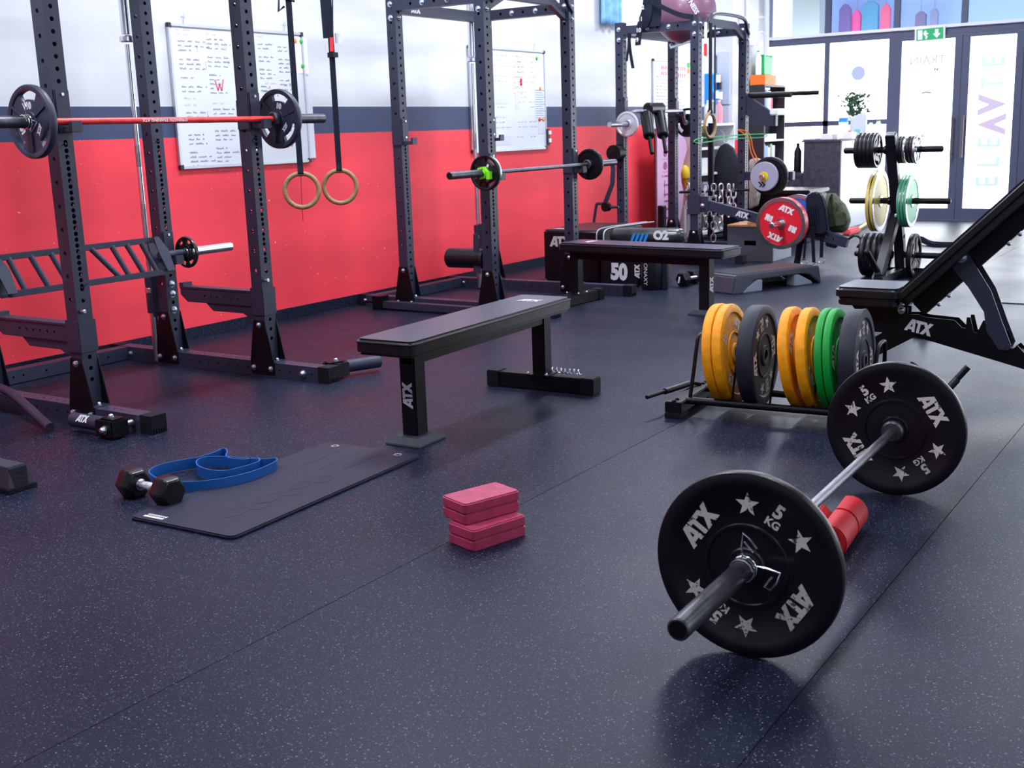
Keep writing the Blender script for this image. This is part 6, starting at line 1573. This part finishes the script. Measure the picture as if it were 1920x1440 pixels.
t = thing('gift_bag', 'glossy green bag standing on the orange box above the bookcase', 'bag', (X0+.18, 5.32, 1.801))
m = MB(); m.prism([(-.14, 0), (.13, 0), (.15, .24), (.08, .215), (.0, .22), (-.08, .215), (-.15, .24)], frame((X0+.24, 5.36, 1.801), (1, 0, 0), (0, 0, 1)), -.05, .05); m.build('bag_body', greenbag, t, bevel=.008)
t = bottle('white bottle with green cap beside the green bag on the bookcase', X0+.04, 5.36, 1.801, .035, .28, whitep, greenbag)
# counter
CX0, CX1, CY0, CY1 = 13.2, 14.70, 4.20, 4.64
t = thing('reception_counter', 'dark wood reception counter with white side panel before the glass doors', 'counter', ((CX0+CX1)/2, 4.4, 0))
m = MB(); m.box(CX0, CX0+.03, CY0+.01, CY1, 0, 1.0); m.build('front_panel', wood_dark, t, bevel=.003)
m = MB(); m.box(CX0+.03, CX1, CY0, CY0+.02, 0, 1.0); m.build('side_panel', mat('white_laminate', (.66, .68, .76), .4), t)
m = MB(); m.box(CX0+.03, CX1, CY1-.02, CY1, 0, 1.0); m.build('side_panel', wood_dark, t)
m = MB(); m.box(CX0-.01, CX0+.5, CY0+.0, CY1+.02, 1.0, 1.022); m.build('dark_top', wood_dark, t); m = MB(); m.box(CX0+.5, CX1, CY0-.01, CY1+.01, 1.0, 1.025); m.build('white_top', whitep, t)
t = thing('low_cabinet', 'low dark wood cabinet left of the reception counter', 'cabinet', (13.4, 4.8, 0))
m = MB(); m.box(13.22, 13.7, 4.645, 5.18, 0, .61); m.build('cabinet_body', wood_dark, t, bevel=.003)
m = MB(); m.box(13.20, 13.72, 4.645, 5.2, .625, .65); m.build('cabinet_top', wood_dark, t); m = MB(); m.box(13.24, 13.26, 4.65, 5.0, .61, .625); m.build('gap_strip', whitep, t)
p = on_x(1495, 318, 13.35)
bottle('matt black sports bottle on the low dark cabinet', 13.35, 4.76, .6505, .045, .34, deepblack)
tag(MB().box(13.25, 13.55, 4.80, 5.02, .6505, .675).build('papers', paper, None, bevel=.004, loc=(13.4, 4.9, .65)), 'pile of papers on the low dark cabinet', 'papers')
def cu(u, x=13.6): return on_x(u, 262, x).y
plant('leafy green plant in a pale vase on the reception counter', 13.95, cu(1600, 13.95), 1.026, .34, .17, 260, col=mat('dark_leaf', (.03, .085, .035), .6), pot=whitep, pr=.05, ph=.16, seed=5, lsize=.065)
wb_ = bottle('clear water bottle with blue label on the reception counter', 13.55, cu(1581, 13.55), 1.026, .055, .36, mat('pale_clear_plastic', (.75, .82, .9), .2, alpha=.75))
m = MB(); m.cyl((13.55, cu(1581, 13.55), 1.026+.19), (13.55, cu(1581, 13.55), 1.026+.235), .0565, n=20, caps=False); m.build('blue_label', cyanb, wb_)
t = thing('foil_pouch', 'silver standing pouch on the reception counter', 'pouch', (13.75, cu(1609, 13.75), 1.026))
yy = cu(1609, 13.75); m = MB(); m.prism([(-.085, 0), (.085, 0), (.095, .25), (.07, .30), (-.02, .26), (-.09, .24)], frame((13.75, yy, 1.026), (0, -1, 0), (0, 0, 1)), -.03, .03); m.build('pouch_body', silverfoil, t, bevel=.012)
m = MB(); m.prism([(-.04, .06), (.03, .06), (.03, .10), (-.04, .10)], frame((13.72, yy, 1.026), (0, -1, 0), (0, 0, 1)), -.001, .001); m.build('teal_mark', mat('teal_print', (.2, .5, .5), .5), t)
bottle('lime lidded shaker on the reception counter', 13.9, cu(1646, 13.9), 1.026, .05, .19, glasscl, limeg, 'shaker'); bottle('clear green shaker beside the lime one on the counter', 13.9, cu(1632, 13.9), 1.026, .045, .18, glasscl, leafg, 'shaker')
tag(MB().box(13.3, 13.45, cu(1592, 13.35)-.05, cu(1592, 13.35)+.06, 1.023, 1.10).build('card_box', whitep, None, bevel=.004, loc=(13.4, 4.1, 1.023)), 'small white carton on the dark end of the counter', 'box')
tag(MB().box(13.85, 13.95, cu(1590, 13.9)-.05, cu(1590, 13.9)+.05, 1.026, 1.12).build('card_box', orange, None, bevel=.004, loc=(13.9, 4.2, 1.026)), 'small orange carton left of the silver pouch on the counter', 'box')
tag(MB().box(13.22, 13.5, cu(1525, 13.3)-.05, cu(1525, 13.3)+.10, 1.0225, 1.04).build('papers', mat('lilac_paper', (.5, .48, .65), .7), None, bevel=.004, loc=(13.35, 4.5, 1.023)), 'lilac folded papers at the left end of the counter', 'papers')
tag(MB().box(13.25, 13.45, cu(1552, 13.3)-.07, cu(1552, 13.3)+.07, 1.0225, 1.085).build('tray', whitep, None, bevel=.006, loc=(13.35, 4.4, 1.023)), 'white tray with cups at the middle of the counter', 'tray')

# strap tool lying on the bright floor and the lifting platform edge
t = thing('webbing_loop', 'black webbing loop with thin tail lying on the bright floor at right', 'strap', tuple(on_z(1735, 450, 0)))
a, b_, c_2 = on_z(1720, 448, .012), on_z(1752, 458, .012), on_z(1810, 458, .012)
m = MB(); m.ribbon(smoothpath([on_z(1790, 461, .006), on_z(1755, 461, .01), on_z(1733, 453, .03), on_z(1721, 447, .04), on_z(1730, 448, .05), on_z(1752, 457, .02), on_z(1812, 458, .006)], 4), (.0, .0, .045), .008); m.build('loop', webbing, t)
t = tag(MB().box(8.15, 11.2, -1.5, 1.62, .0, .006).build('lifting_platform', floormat, None, loc=(9.6, 0, 0)), 'thin rubber platform mat lying on the bright floor at far right', 'mat')
